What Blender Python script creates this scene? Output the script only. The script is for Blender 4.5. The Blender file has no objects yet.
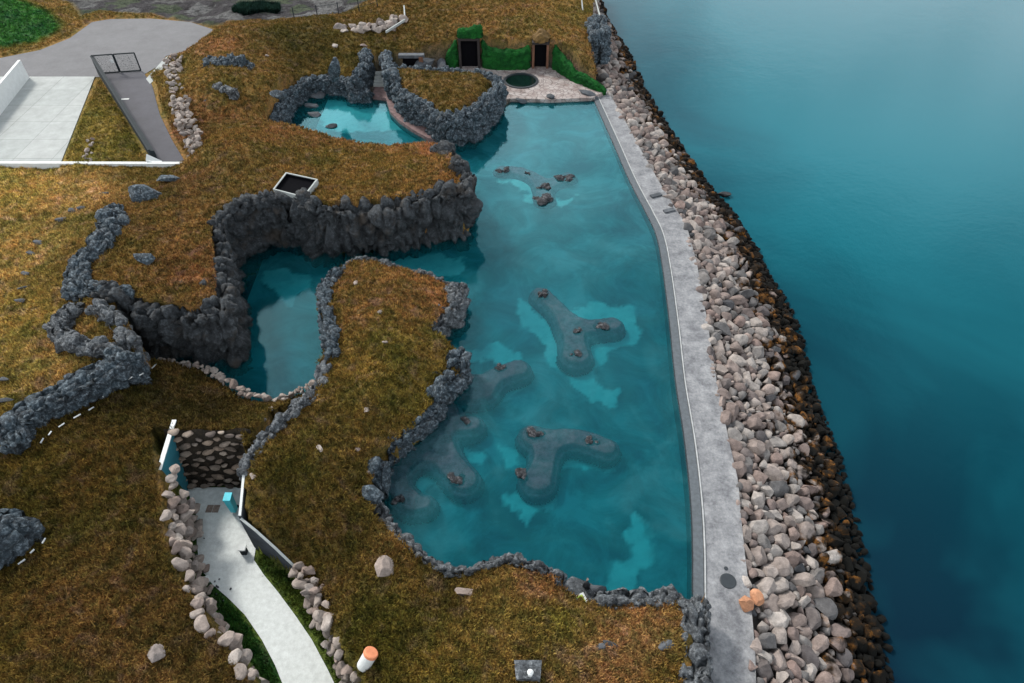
import bpy, math, random
import numpy as np
from mathutils import Vector
R = math.radians
rng = np.random.RandomState(7)
random.seed(7)
sc = bpy.context.scene
col = sc.collection
H, F, CX, CY = 40.0, 683.0, 512.0, 341.5
S2 = math.sqrt(.5)

def P(px, py, z=0.0):
    """point of the place, from where the survey photo shows it and its height"""
    u = (px-CX)/F; v = (py-CY)/F
    d = (H-z)/(S2*(1+v))
    return (u*d, (H-z)*(1-v)/(1+v), z)
def PL(pts, z=None):
    out = []
    for p in pts:
        q = P(p[0], p[1], p[2] if len(p) > 2 else z)
        out.append(q)
    return out

# ------------------------------------------------------------------ noise
def _h(ix, iy, iz, k=0):
    n = (ix.astype(np.int64)*73856093) ^ (iy.astype(np.int64)*19349663) ^ (iz.astype(np.int64)*83492791) ^ (k*2654435761)
    n = (n & 0xffffffff).astype(np.uint64)
    n = ((n ^ (n >> np.uint64(16)))*np.uint64(0x45d9f3b)) & np.uint64(0xffffffff)
    n = ((n ^ (n >> np.uint64(16)))*np.uint64(0x45d9f3b)) & np.uint64(0xffffffff)
    n = n ^ (n >> np.uint64(16))
    return n.astype(np.float64)/4294967296.0
def vnoise(p, k=0):
    i = np.floor(p); f = p-i; f = f*f*(3-2*f)
    i = i.astype(np.int64); r = 0
    for a in (0, 1):
        for b in (0, 1):
            for c in (0, 1):
                w = (f[:, 0] if a else 1-f[:, 0])*(f[:, 1] if b else 1-f[:, 1])*(f[:, 2] if c else 1-f[:, 2])
                r = r + w*_h(i[:, 0]+a, i[:, 1]+b, i[:, 2]+c, k)
    return r
def fbm(p, o=4, k=0):
    r = 0; a = .5
    for j in range(o):
        r = r + a*(vnoise(p*(2.03**j)+j*7.3, k+j)-.5); a *= .5
    return r*2
def worley(p, k=0):
    i = np.floor(p).astype(np.int64)
    D = np.zeros((len(p), 3)); f1 = np.full(len(p), 9.); f2 = np.full(len(p), 9.); cid = np.zeros(len(p))
    for a in (-1, 0, 1):
        for b in (-1, 0, 1):
            for c in (-1, 0, 1):
                jx, jy, jz = i[:, 0]+a, i[:, 1]+b, i[:, 2]+c
                q = np.stack([jx+_h(jx, jy, jz, k+1), jy+_h(jx, jy, jz, k+2), jz+_h(jx, jy, jz, k+3)], 1)
                d = np.sqrt(((p-q)**2).sum(1))
                m = d < f1
                f2 = np.where(m, f1, np.minimum(f2, d))
                cid = np.where(m, _h(jx, jy, jz, k+4), cid)
                D = np.where(m[:, None], p-q, D); f1 = np.where(m, d, f1)
    a1 = cid*97.0; a2 = cid*531.0
    fac = D[:, 0]*np.cos(a1)+D[:, 1]*np.sin(a1)+D[:, 2]*np.cos(a2)
    return f1, f2, cid, fac

# ------------------------------------------------------------------ geometry helpers
def inside(xy, poly):
    x, y = xy[:, 0], xy[:, 1]; r = np.zeros(len(xy), bool); n = len(poly)
    for i in range(n):
        x0, y0 = poly[i][:2]; x1, y1 = poly[(i+1) % n][:2]
        if y0 == y1: continue
        m = ((y0 > y) != (y1 > y)) & (x < (x1-x0)*(y-y0)/(y1-y0)+x0)
        r ^= m
    return r
def segdist(xy, pts, closed=True, want_t=False):
    d = np.full(len(xy), 1e9); n = len(pts); T = np.zeros(len(xy))
    for i in range(n if closed else n-1):
        a = np.array(pts[i][:2]); b = np.array(pts[(i+1) % n][:2]); ab = b-a
        t = np.clip(((xy-a)@ab)/max(ab@ab, 1e-9), 0, 1)
        q = a+t[:, None]*ab
        e = np.sqrt(((xy-q)**2).sum(1)); m = e < d
        d = np.where(m, e, d); T = np.where(m, i+t, T)
    return (d, T) if want_t else d
def smooth_path(pts, res, closed=False):
    """Catmull-Rom through pts (n x k), resampled at a spacing"""
    pts = np.array(pts, float); n = len(pts); out = []
    rg = n if closed else n-1
    for i in range(rg):
        p1, p2 = pts[i], pts[(i+1) % n]
        p0 = pts[(i-1) % n] if closed or i > 0 else 2*p1-p2
        p3 = pts[(i+2) % n] if closed or i+2 < n else 2*p2-p1
        m = max(4, int(np.linalg.norm((p2-p1)[:2])/res)+1)
        for t in np.linspace(0, 1, m, endpoint=False):
            out.append(.5*((2*p1)+(-p0+p2)*t+(2*p0-5*p1+4*p2-p3)*t*t+(-p0+3*p1-3*p2+p3)*t**3))
    if not closed: out.append(pts[-1])
    out = np.array(out)
    if closed: out = np.vstack([out, out[:1]])
    L = np.r_[0, np.cumsum(np.linalg.norm(np.diff(out[:, :2], axis=0), axis=1))]
    N = max(4, int(L[-1]/res))
    s = np.linspace(0, L[-1], N+1)
    r = np.stack([np.interp(s, L, out[:, j]) for j in range(out.shape[1])], 1)
    return r[:-1] if closed else r
def tag(o, label=None, cat=None, group=None, kind=None):
    if label: o['label'] = label
    if cat: o['category'] = cat
    if group: o['group'] = group
    if kind: o['kind'] = kind
    return o
def mesh_np(name, co, faces, mat, parent=None, smooth=False, attrs=None, nv=4):
    """co (n,3); faces (m,nv) or list of polygons"""
    me = bpy.data.meshes.new(name)
    if isinstance(faces, np.ndarray):
        me.vertices.add(len(co)); me.vertices.foreach_set('co', np.asarray(co, np.float32).ravel())
        m = len(faces); k = faces.shape[1]
        me.loops.add(m*k); me.loops.foreach_set('vertex_index', faces.astype(np.int32).ravel())
        me.polygons.add(m); me.polygons.foreach_set('loop_start', np.arange(0, m*k, k, dtype=np.int32))
        me.update(calc_edges=True); me.validate()
    else:
        me.from_pydata([tuple(c) for c in co], [], faces); me.update()
    if smooth: me.polygons.foreach_set('use_smooth', np.ones(len(me.polygons), bool))
    if attrs:
        for an, v in attrs.items():
            if v.ndim == 1:
                a = me.attributes.new(an, 'FLOAT', 'POINT'); a.data.foreach_set('value', v.astype(np.float32))
            else:
                a = me.attributes.new(an, 'FLOAT_COLOR', 'POINT')
                a.data.foreach_set('color', np.c_[v, np.ones(len(v))].astype(np.float32).ravel())
    if mat: me.materials.append(mat)
    o = bpy.data.objects.new(name, me); col.objects.link(o)
    if parent: o.parent = parent
    return o
def empty(name, loc=(0, 0, 0), rz=0):
    o = bpy.data.objects.new(name, None); o.location = loc; o.rotation_euler.z = rz
    o.empty_display_size = .3; col.objects.link(o); return o
def prism(poly, z0, z1, bev=0.0):
    """verts, faces of a vertical prism over poly (xy), z0/z1 numbers or per-vertex lists"""
    n = len(poly)
    z0 = z0 if hasattr(z0, '__len__') else [z0]*n; z1 = z1 if hasattr(z1, '__len__') else [z1]*n
    v = [(p[0], p[1], z0[i]) for i, p in enumerate(poly)]+[(p[0], p[1], z1[i]) for i, p in enumerate(poly)]
    f = [list(range(n))[::-1], list(range(n, 2*n))]+[[i, (i+1) % n, n+(i+1) % n, n+i] for i in range(n)]
    return v, f
class MB:
    def __init__(s): s.v = []; s.f = []
    def add(s, v, f):
        k = len(s.v); s.v += [tuple(q) for q in v]; s.f += [[i+k for i in q] for q in f]; return s
    def box(s, c, d, rz=0.0, rx=0.0):
        from mathutils import Matrix
        M = Matrix.Rotation(rz, 3, 'Z') @ Matrix.Rotation(rx, 3, 'X')
        v = []
        for a in (-.5, .5):
            for b in (-.5, .5):
                for e in (-.5, .5):
                    q = M @ Vector((a*d[0], b*d[1], e*d[2])); v.append((q.x+c[0], q.y+c[1], q.z+c[2]))
        return s.add(v, [[0, 1, 3, 2], [4, 6, 7, 5], [0, 4, 5, 1], [2, 3, 7, 6], [0, 2, 6, 4], [1, 5, 7, 3]])
    def bar(s, a, b, w, w2=None):
        a = Vector(a); b = Vector(b); d = (b-a).normalized()
        up = Vector((0, 0, 1)) if abs(d.z) < .95 else Vector((1, 0, 0))
        x = d.cross(up).normalized(); y = d.cross(x).normalized(); w2 = w2 or w
        v = []
        for q in (a, b):
            for i, j in ((-1, -1), (1, -1), (1, 1), (-1, 1)):
                v.append(q+x*i*w/2+y*j*w2/2)
        return s.add(v, [[0, 1, 2, 3], [7, 6, 5, 4], [0, 4, 5, 1], [1, 5, 6, 2], [2, 6, 7, 3], [3, 7, 4, 0]])
    def lathe(s, c, prof, n=20, axis=None):
        """prof = [(r,z)...]; axis = optional Vector direction"""
        v = []; f = []
        M = Vector((0, 0, 1)).rotation_difference(Vector(axis).normalized()).to_matrix() if axis else None
        for r, z in prof:
            for i in range(n):
                a = 2*math.pi*i/n; q = Vector((r*math.cos(a), r*math.sin(a), z))
                if M: q = M @ q
                v.append((q.x+c[0], q.y+c[1], q.z+c[2]))
        for j in range(len(prof)-1):
            for i in range(n):
                f.append([j*n+i, j*n+(i+1) % n, (j+1)*n+(i+1) % n, (j+1)*n+i])
        f.append(list(range(n))[::-1]); f.append([(len(prof)-1)*n+i for i in range(n)])
        return s.add(v, f)
    def build(s, name, mat, parent=None, smooth=False):
        return mesh_np(name, s.v, s.f, mat, parent, smooth)

# ------------------------------------------------------------------ materials
def mat(name):
    m = bpy.data.materials.new(name); m.use_nodes = True
    nt = m.node_tree; nt.nodes.clear()
    return m, nt
def N(nt, t, **kw):
    n = nt.nodes.new(t)
    for k, v in kw.items():
        if k in n.inputs: n.inputs[k].default_value = v
        else: setattr(n, k, v)
    return n
def ramp(nt, fac, stops, interp='LINEAR'):
    r = nt.nodes.new('ShaderNodeValToRGB'); r.color_ramp.interpolation = interp
    el = r.color_ramp.elements
    while len(el) < len(stops): el.new(.5)
    for e, (p, c) in zip(el, stops): e.position = p; e.color = (*c, 1) if len(c) == 3 else c
    nt.links.new(fac, r.inputs[0]); return r.outputs[0]
def mixc(nt, f, a, b, mode='MIX'):
    m = nt.nodes.new('ShaderNodeMix'); m.data_type = 'RGBA'; m.blend_type = mode
    for s, v in ((m.inputs[0], f), (m.inputs[6], a), (m.inputs[7], b)):
        if isinstance(v, bpy.types.NodeSocket): nt.links.new(v, s)
        elif isinstance(v, tuple): s.default_value = (*v, 1)
        else: s.default_value = v
    return m.outputs[2]
def mth(nt, op, a, b=None, c=None):
    m = nt.nodes.new('ShaderNodeMath'); m.operation = op
    for s, v in zip(m.inputs, (a, b, c)):
        if v is None: continue
        if isinstance(v, bpy.types.NodeSocket): nt.links.new(v, s)
        else: s.default_value = v
    return m.outputs[0]
def noise(nt, scale, detail=4, rough=.55, dist=0.0, vec=None, out='Fac'):
    n = N(nt, 'ShaderNodeTexNoise', Scale=scale, Detail=detail, Roughness=rough, Distortion=dist)
    if vec is None:
        vec = nt.nodes.new('ShaderNodeNewGeometry').outputs['Position']
    nt.links.new(vec, n.inputs['Vector']); return n.outputs[out]
def finish(m, nt, colr, rough=.8, bump=None, bstr=.5, bdist=.1, spec=.3, metal=0.0):
    b = nt.nodes.new('ShaderNodeBsdfPrincipled'); o = nt.nodes.new('ShaderNodeOutputMaterial')
    for s, v in ((b.inputs['Base Color'], colr), (b.inputs['Roughness'], rough), (b.inputs['Specular IOR Level'], spec), (b.inputs['Metallic'], metal)):
        if isinstance(v, bpy.types.NodeSocket): nt.links.new(v, s)
        elif isinstance(v, tuple): s.default_value = (*v, 1)
        else: s.default_value = v
    if bump is not None:
        bn = N(nt, 'ShaderNodeBump', Strength=bstr, Distance=bdist); nt.links.new(bump, bn.inputs['Height'])
        nt.links.new(bn.outputs[0], b.inputs['Normal'])
    nt.links.new(b.outputs[0], o.inputs[0]); return m
def hsv(nt, c, h=.5, s=1.0, v=1.0):
    n = nt.nodes.new('ShaderNodeHueSaturation')
    for k, x in (('Hue', h), ('Saturation', s), ('Value', v)):
        if isinstance(x, bpy.types.NodeSocket): nt.links.new(x, n.inputs[k])
        else: n.inputs[k].default_value = x
    nt.links.new(c, n.inputs['Color']); return n.outputs[0]
def srgb(r, g, b, k=1.0):
    f = lambda c: ((c/255+.055)/1.055)**2.4 if c > 10.3 else c/255/12.92
    return (f(r)*k, f(g)*k, f(b)*k)
def rnd_socket(nt):
    oi = nt.nodes.new('ShaderNodeObjectInfo'); g = nt.nodes.new('ShaderNodeNewGeometry')
    return mth(nt, 'FRACT', mth(nt, 'ADD', oi.outputs['Random'], g.outputs['Random Per Island']))

def turf_colour(nt, tone):
    n1 = noise(nt, .28, 4, .6); n2 = noise(nt, 1.5, 5, .7); n4 = noise(nt, .75, 5, .65, .6); n5 = noise(nt, 3.6, 3, .6)
    tone = hsv(nt, tone, .503, .93, .97)
    c = mixc(nt, ramp(nt, n1, [(.36, (0, 0, 0)), (.6, (1, 1, 1))]), hsv(nt, tone, .535, .95, .72), hsv(nt, tone, .500, .98, 1.2))
    c = mixc(nt, ramp(nt, n4, [(.54, (0, 0, 0)), (.68, (.75,)*3)]), c, hsv(nt, tone, .486, .74, 1.12))
    c = mixc(nt, ramp(nt, n2, [(.40, (1, 1, 1)), (.56, (0, 0, 0))]), c, hsv(nt, c, .525, .95, .48))
    c = mixc(nt, ramp(nt, n5, [(.36, (.8,)*3), (.5, (0, 0, 0))]), c, hsv(nt, c, .52, .9, .55))
    return c, n2
def mat_turf():
    m, nt = mat('turf')
    a = nt.nodes.new('ShaderNodeAttribute'); a.attribute_name = 'tone'
    c, n2 = turf_colour(nt, a.outputs['Color']); n3 = noise(nt, 9, 3, .7)
    c = hsv(nt, c, .5, 1, ramp(nt, n3, [(.3, (.6,)*3), (.7, (1.5,)*3)]))
    return finish(m, nt, c, .95, mth(nt, 'ADD', n3, n2), .9, .25, .1)
def mat_grass(name='grass_blades', green=False):
    m, nt = mat(name)
    a = nt.nodes.new('ShaderNodeAttribute'); a.attribute_name = 'tone'
    g = nt.nodes.new('ShaderNodeNewGeometry')
    c, n2 = turf_colour(nt, a.outputs['Color'])
    r = g.outputs['Random Per Island']
    c = hsv(nt, c, mth(nt, 'MULTIPLY_ADD', r, .03, .485), 1, mth(nt, 'MULTIPLY_ADD', mth(nt, 'POWER', r, 2.0), 1.3, .55))
    b = N(nt, 'ShaderNodeBsdfDiffuse'); nt.links.new(c, b.inputs[0])
    t = N(nt, 'ShaderNodeBsdfTranslucent'); nt.links.new(c, t.inputs[0])
    x = N(nt, 'ShaderNodeMixShader'); x.inputs[0].default_value = .3
    nt.links.new(b.outputs[0], x.inputs[1]); nt.links.new(t.outputs[0], x.inputs[2])
    o = nt.nodes.new('ShaderNodeOutputMaterial'); nt.links.new(x.outputs[0], o.inputs[0]); return m
def mat_wallrock(name, base, dark, light, warm=None):
    m, nt = mat(name)
    n1 = noise(nt, 1.3, 5, .6); n2 = noise(nt, 4.5, 5, .75)
    c = mixc(nt, ramp(nt, n1, [(.35, (0, 0, 0)), (.62, (1, 1, 1))]), dark, base)
    c = mixc(nt, ramp(nt, n2, [(.50, (0, 0, 0)), (.64, (.85,)*3)]), c, light)
    c = mixc(nt, ramp(nt, n2, [(.34, (.85,)*3), (.46, (0, 0, 0))]), c, tuple(x*.5 for x in dark))
    if warm:
        n3 = noise(nt, .6, 3)
        c = mixc(nt, ramp(nt, n3, [(.55, (0, 0, 0)), (.72, (.7,)*3)]), c, warm)
    return finish(m, nt, c, .8, mth(nt, 'ADD', n2, noise(nt, 18, 3, .7)), .9, .12, .35)
def mat_granite(name, stops, seaweed=False):
    m, nt = mat(name)
    r = rnd_socket(nt)
    tc = nt.nodes.new('ShaderNodeTexCoord')
    c = ramp(nt, r, stops)
    n1 = noise(nt, 2.2, 5, .6); n2 = noise(nt, 12, 3, .7)
    c = hsv(nt, c, .5, 1, ramp(nt, n1, [(.3, (.62,)*3), (.7, (1.22,)*3)]))
    c = hsv(nt, c, .5, 1, ramp(nt, n2, [(.3, (.8,)*3), (.7, (1.1,)*3)]))
    rough = .85
    if seaweed:   # tide band: dark wet rock with brown and orange weed growing low on the slope
        g = nt.nodes.new('ShaderNodeNewGeometry'); s = nt.nodes.new('ShaderNodeSeparateXYZ')
        nt.links.new(g.outputs['Position'], s.inputs[0])
        z = mth(nt, 'ADD', s.outputs['Z'], mth(nt, 'MULTIPLY', mth(nt, 'SUBTRACT', noise(nt, .8, 4, .6), .5), 2.8))
        z = mth(nt, 'ADD', z, mth(nt, 'MULTIPLY', mth(nt, 'SUBTRACT', r, .5), .9))
        f1 = mth(nt, 'SUBTRACT', 1.0, mth(nt, 'SMOOTH_MIN', 1, 1, 0)) if False else None
        mr = N(nt, 'ShaderNodeMapRange'); mr.inputs['From Min'].default_value = -1.8; mr.inputs['From Max'].default_value = -2.2
        nt.links.new(z, mr.inputs['Value'])
        weed = ramp(nt, noise(nt, 1.1, 5, .7), [(.42, (.006, .005, .004)), (.54, (.022, .012, .005)), (.62, (.13, .055, .012)), (.72, (.05, .022, .008))])
        c = mixc(nt, mr.outputs[0], c, weed)
        mr2 = N(nt, 'ShaderNodeMapRange'); mr2.inputs['From Min'].default_value = -2.45; mr2.inputs['From Max'].default_value = -2.95
        nt.links.new(z, mr2.inputs['Value'])
        c = mixc(nt, mr2.outputs[0], c, (.004, .004, .0035))
        rough = .75
    return finish(m, nt, c, .95 if seaweed else rough, n2, .5, .05, .12 if seaweed else .3)
def mat_plain(name, c, rough=.7, var=.25, scale=2.0, spec=.3, metal=0.0, bs=.2):
    m, nt = mat(name)
    n1 = noise(nt, scale, 5, .65); n2 = noise(nt, scale*9, 3, .7)
    rgb = N(nt, 'ShaderNodeRGB'); rgb.outputs[0].default_value = (*c, 1)
    k = hsv(nt, rgb.outputs[0], .5, 1, ramp(nt, n1, [(.3, (1-var,)*3), (.7, (1+var,)*3)]))
    k = hsv(nt, k, .5, 1, ramp(nt, n2, [(.3, (1-var*.6,)*3), (.7, (1+var*.6,)*3)]))
    return finish(m, nt, k, rough, n2, bs, .03, spec, metal)

M = {}
M['turf'] = mat_turf(); M['grass'] = mat_grass()
M['lava'] = mat_wallrock('dark_lava_rock', (.038, .060, .078), (0.02016, 0.02592, 0.03312), (0.1944, 0.2376, 0.2736))
M['cliff'] = mat_wallrock('cliff_rock', (.034, .040, .046), (.014, .016, .019), (.085, .098, .11), (.05, .038, .028))
M['grey_wall'] = mat_wallrock('grey_rock', (0.09, 0.102, 0.114), (0.03, 0.0336, 0.039), (0.252, 0.27, 0.288))
M['rip'] = mat_granite('shore_granite', [(0, (.21, .18, .165)), (.2, (.15, .115, .105)), (.38, (.29, .26, .24)), (.52, (.19, .14, .125)), (.66, (.085, .083, .085)), (.78, (.32, .29, .27)), (.9, (.045, .048, .054)), (1, (.22, .165, .145))], True)
M['pale'] = mat_granite('pale_granite', [(0, (0.211, 0.175, 0.156)), (.3, (0.261, 0.222, 0.197)), (.6, (0.181, 0.137, 0.119)), (.8, (0.302, 0.265, 0.238)), (1, (0.166, 0.142, 0.133))])
M['tan'] = mat_granite('tan_stone', [(0, (.20, .15, .115)), (.4, (.10, .075, .06)), (.7, (.27, .22, .18)), (1, (.07, .055, .05))])
M['orange'] = mat_granite('orange_granite', [(0, (0.341, 0.155, 0.0806)), (1, (0.372, 0.186, 0.1054))])
M['darkstone'] = mat_granite('dark_stone', [(0, (0.0375, 0.0435, 0.051)), (1, (0.0825, 0.09, 0.1013))])
M['benchrock'] = mat_wallrock('bench_rock', (.022, .024, .030), (.006, .006, .008), (.15, .15, .16))
M['wet'] = mat_plain('wet_black_stone', (.010, .011, .013), .5, .5, 4, .12)
M['pink'] = mat_plain('pink_stone_ledge', (0.124, 0.0806, 0.0806), .8, .45, 2.0)
M['concrete'] = mat_plain('pale_concrete', (.28, .30, .295), .85, .14, 1.2)
M['concrete_grey'] = mat_plain('grey_concrete', (.045, .052, .062), .9, .3, 1.2, .1)
M['white'] = mat_plain('white_concrete', (0.5032, 0.5236, 0.5236), .7, .08, 2)
M['asphalt'] = mat_plain('asphalt', (0.1089, 0.1089, 0.1155), .9, .12, .5)
M['asphalt_dark'] = mat_plain('dark_ramp_asphalt', (0.05625, 0.05625, 0.0675), .85, .15, .8)
M['metal_dark'] = mat_plain('dark_metal', (.014, .020, .024), .8, .2, 3, .15, 0)
M['teal'] = mat_plain('teal_paint', (.022, .13, .17), .6, .12, 2)
M['turq'] = mat_plain('turquoise_plastic', (.03, .42, .52), .4, .08, 3)
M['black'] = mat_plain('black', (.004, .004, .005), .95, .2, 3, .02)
M['gravel'] = mat_plain('white_gravel', (.50, .53, .53), .95, .14, 3.0, bs=.6)
M['orange_cap'] = mat_plain('orange_cap', (.55, .20, .10), .7, .15, 4)
M['brown'] = mat_plain('rusty_brown_stone', (0.112, 0.0525, 0.0315), .8, .35, 1.5)
M['wood'] = mat_plain('dark_wood', (.02, .016, .015), .8, .3, 3)
M['deckstone'] = None

# ------------------------------------------------------------------ outlines of the place
pool = PL([(592,98,0),(612,143,0),(628,180,0),(645,213,0),(655,235,0),(661,265,0),(668,320,0),(674,380,0),(683,440,0),(689,500,0),(691,550,0),(691,596,0),
 (680,596,1),(650,597,1),(620,594,1),(604,588,.7),(590,582,.5),(574,578,.6),(562,570,1.5),(545,563,2.5),(510,556,2.8),(495,559,2.7),(470,566,2.6),(450,566,2.5),(425,553,2.5),(405,535,2.5),(388,518,2.3),(380,505,1.6),
 (388,488,0),(391,474,0),(410,458,0),(425,447,0),(434,432,0),(443,418,0),(447,404,0),(460,401,0),(470,388,0),(469,368,0),(463,352,.8),(452,346,.5),(441,345,0),(448,334,0),(462,325,0),(466,300,0),(464,283,1.3),
 (450,280,1.6),(430,272,2),(400,265,2),(375,259,2.2),(352,259,2.2),(335,268,2.2),(322,281,2.2),
 (316,310,0),(317,335,0),(322,360,0),(321,380,.5),(300,388,.8),(280,396,.8),(262,396,.8),(245,391,.8),(235,383,.8),(222,374,.8),(205,365,.8),(180,360,.8),(150,358,.8),
 (150,352,0),(190,357,0),(232,363,0),(242,360,0),(244,330,0),(240,300,0),(238,275,0),(245,262,0),(262,250,0),(290,244,0),(306,243,0),(316,252,0),(335,258,0),(380,252,0),(420,244,0),(450,240,0),(470,238,0),(475,228,0),(474,214,0),
 (469,184,4),(462,166,4),(452,152,3.6),(438,142,3),(400,142,2.2),(365,140,2),(340,136,2),(310,127,2),(272,124,1.6),
 (285,118,0),(292,105,0),(302,98,0),(320,92,0),(345,92,0),(358,96,0),(368,98,0),(386,98,0),(390,111,0),(399,120,0),(412,129,0),(427,138,0),
 (445,118,3.5),(465,117,3.5),(480,110,3.5),(500,92,3.3),(503,86,3),(512,98,.3),(550,99,.3)])
footC = PL([(388,66,3.1),(395,88,3.0),(404,100,3),(420,106,3.1),(430,112,3.4),(445,118,3.5),(465,117,3.5),(480,110,3.5),(500,92,3.3),(503,82,3),(488,74,3),(460,70,2.8),(420,69,2.8),(402,67,2.9)])
deck_r = PL([(366,98),(430,139),(504,118),(592,98),(604,92),(580,81),(565,73),(548,69),(500,68),(470,67),(436,67),(410,70),(392,68),(384,70),(376,84)], .45)
corr = PL([(184,487),(190,520),(194,560),(206,600),(233,640),(268,690),(300,750),(400,750),(352,683),(335,650),(317,614),(303,588),(258,546),(258,487)], 0)
corr_t = PL([(184,487),(190,520),(194,560),(206,600),(233,640),(268,690),(300,750),(400,750),(352,683),(335,650),(317,614),(303,588),(258,546),(258,487),(256,468),(177,468),(181,486)], 0)
crev = PL([(248,478,2.5),(246,455,3.8),(258,434,3.3),(272,414,2.6),(296,398,1.6),(316,386,.9),(322,382,.5),(326,378,3.0),(310,400,3.6),(285,426,4),(264,450,4.2),(251,470,4.2)])
R1p = PL([(321,384,.6),(300,390,.8),(280,397,.8),(245,392,.8),(222,374,.8),(180,360,.8),(150,357,.8),(138,362,4.6),(115,380,4.7),(85,400,4.7),(40,430,4.8),(15,460,4.8),(-40,520,4.8),(-300,700,4.8),(-200,1400,4.8),(330,1400,4),(300,750,0),(268,690,0),(233,640,0),(206,600,0),(194,560,0),(190,520,0),(184,487,0),(236,486,0),(246,470,3)])
R2p = PL([(322,375,0),(320,345,0),(316,310,0),(318,275,2.2),(360,252,2),(420,262,2),(466,276,1.3),(500,330,0),(480,400,0),(400,480,0),(420,500,0),(560,540,2),(691,590,0),(700,700,0),(700,1400,0),(400,1400,0),(400,750,0),(352,683,0),(335,650,0),(315,612,0),(298,582,0),(242,546,0),(240,487,0),(250,470,3.8),(285,425,4),(310,400,3.6)])
# east side: walkway outer edge and sea edge
outer = PL([(588,60),(600,78),(609,97),(622,120),(638,150),(655,180),(670,205),(683,225),(693,262),(703,320),(712,380),(724,440),(733,480),(736,520),(740,560),(745,600),(749,650),(750,690),(752,800)], 0)
SEA = -3.6
shore = PL([(560,-90),(588,-30),(600,8),(614,32),(632,55),(643,82),(658,108),(677,135),(692,160),(702,176),(716,194),(736,215),(757,250),(772,280),(790,305),(805,345),(811,380),(822,410),(836,445),(847,485),(857,525),(866,565),(877,605),(886,645),(894,690),(905,800)], SEA)
eastz = [p for p in PL([(588,60),(596,84),(592,97)], 0)]+[p for p in pool[1:12]]+PL([(694,594),(694,640),(694,700),(694,1400),(3000,1400),(3000,-160),(560,-160),(572,-60),(583,-10),(592,25)], 0)
lookout = PL([(557,577),(572,572),(592,582),(606,590),(606,600),(588,607),(572,601),(560,593)], .6)
shaft = PL([(286,173),(318,180),(304,198),(273,190)], 5.6)
slab_p = PL([(-200,77),(95,77),(60,165.5),(-200,165.5)], 3.0)
road_p = PL([(-260,140),(-260,62),(0,58),(40,50),(70,38),(92,22),(110,19),(150,18.5),(190,22),(215,30),(205,40),(192,50),(166,56),(158,66),(140,77),(-10,77.0)], 3.0)
ramp_p = PL([(103,74),(143,72),(152,85),(160,115),(172,140),(187,165),(155,166)], 3.0)
gravel_p = PL([(-300,-160),(560,-160),(420,-60),(375,2),(355,14),(330,26),(250,30),(205,30),(150,18),(100,18),(80,24),(70,8),(30,-4),(-10,-12),(-300,-20)], 2.6)
greenm_p = PL([(-10,-8,3.2),(30,0,3.2),(60,10,3.2),(76,24,3.1),(70,34,3),(40,46,3),(0,54,3),(-60,60,3),(-80,0,3.1)])

def tps(ctrl, lam=.6):
    C = np.array(PL(ctrl)); xy = C[:, :2]; z = C[:, 2]; n = len(C)
    d = np.linalg.norm(xy[:, None]-xy[None], axis=2); K = np.where(d > 0, d*d*np.log(d+1e-9), 0)+lam*np.eye(n)*8
    A = np.zeros((n+3, n+3)); A[:n, :n] = K; A[:n, n] = 1; A[:n, n+1:] = xy; A[n, :n] = 1; A[n+1:, :n] = xy.T
    w = np.linalg.solve(A, np.r_[z, 0, 0, 0]); lo, hi = z.min()-.4, z.max()+.6
    def f(q):
        out = np.zeros(len(q))
        for s in range(0, len(q), 20000):
            e = q[s:s+20000]; dd = np.linalg.norm(e[:, None]-xy[None], axis=2)
            out[s:s+20000] = (dd*dd*np.log(dd+1e-9))@w[:n]+w[n]+e@w[n+1:]
        return np.clip(out, lo, hi)
    return f
f0 = tps([(60,-20,2.5),(200,5,2.5),(300,5,2.5),(380,-10,3),(0,-30,2.5),(450,-20,5),(550,-20,5),(-300,-50,2.5),(20,15,3.9),(0,45,3),(60,30,3),(-100,40,3),
 (100,40,3),(0,65,3),(170,30,3),(150,45,3),(0,80,3),(95,78,3),(60,165,3),(0,165,3),(30,120,3),(-150,120,3),(100,120,3.5),(120,150,3.6),(125,75,3),(170,160,3.0),(140,110,3),
 (0,175,3.2),(100,175,3.3),(180,175,3.6),(-200,180,3.2),(168,75,3.1),(175,110,3.2),(188,150,3.3),(196,90,4.9),(190,60,4.2),(206,140,5.6),(230,40,4.8),(270,32,5),(320,38,4.4),(260,80,4.6),(250,130,5.2),(290,60,3.4),(308,72,1.9),(262,112,2.6),(345,70,2.4),
 (300,142,2.9),(300,160,4.4),(360,152,3.1),(400,152,3.2),(440,152,3.8),(455,172,4.6),(420,180,4.8),(350,185,5.1),(370,200,5.3),(310,200,5.4),(250,180,5.5),(220,170,5.7),
 (200,200,5.8),(160,200,5.7),(200,240,5.6),(180,280,5.5),(130,280,5.6),(110,285,5.4),(210,300,5.2),(150,235,6),(0,200,3.6),(50,200,4),(90,200,4.8),(0,250,4),(60,260,4.6),(0,330,4.4),(50,300,4.8),(0,400,4.7),(60,380,4.8),(110,350,4.8),(-60,450,4.8),(0,470,4.8),(-150,300,4),(-250,500,4.5),
 (420,20,4.4),(500,10,5),(540,20,5),(480,30,4.6),(510,40,4),(580,10,4),(590,50,2.5),(570,50,3.5),(605,80,.8),(440,45,3.4),(415,42,3.2),(395,48,2.8),(378,45,2.8),(366,60,2.4),(592,75,1.8),(350,25,3.4),(500,55,3.2),(450,60,2.8)])
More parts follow.
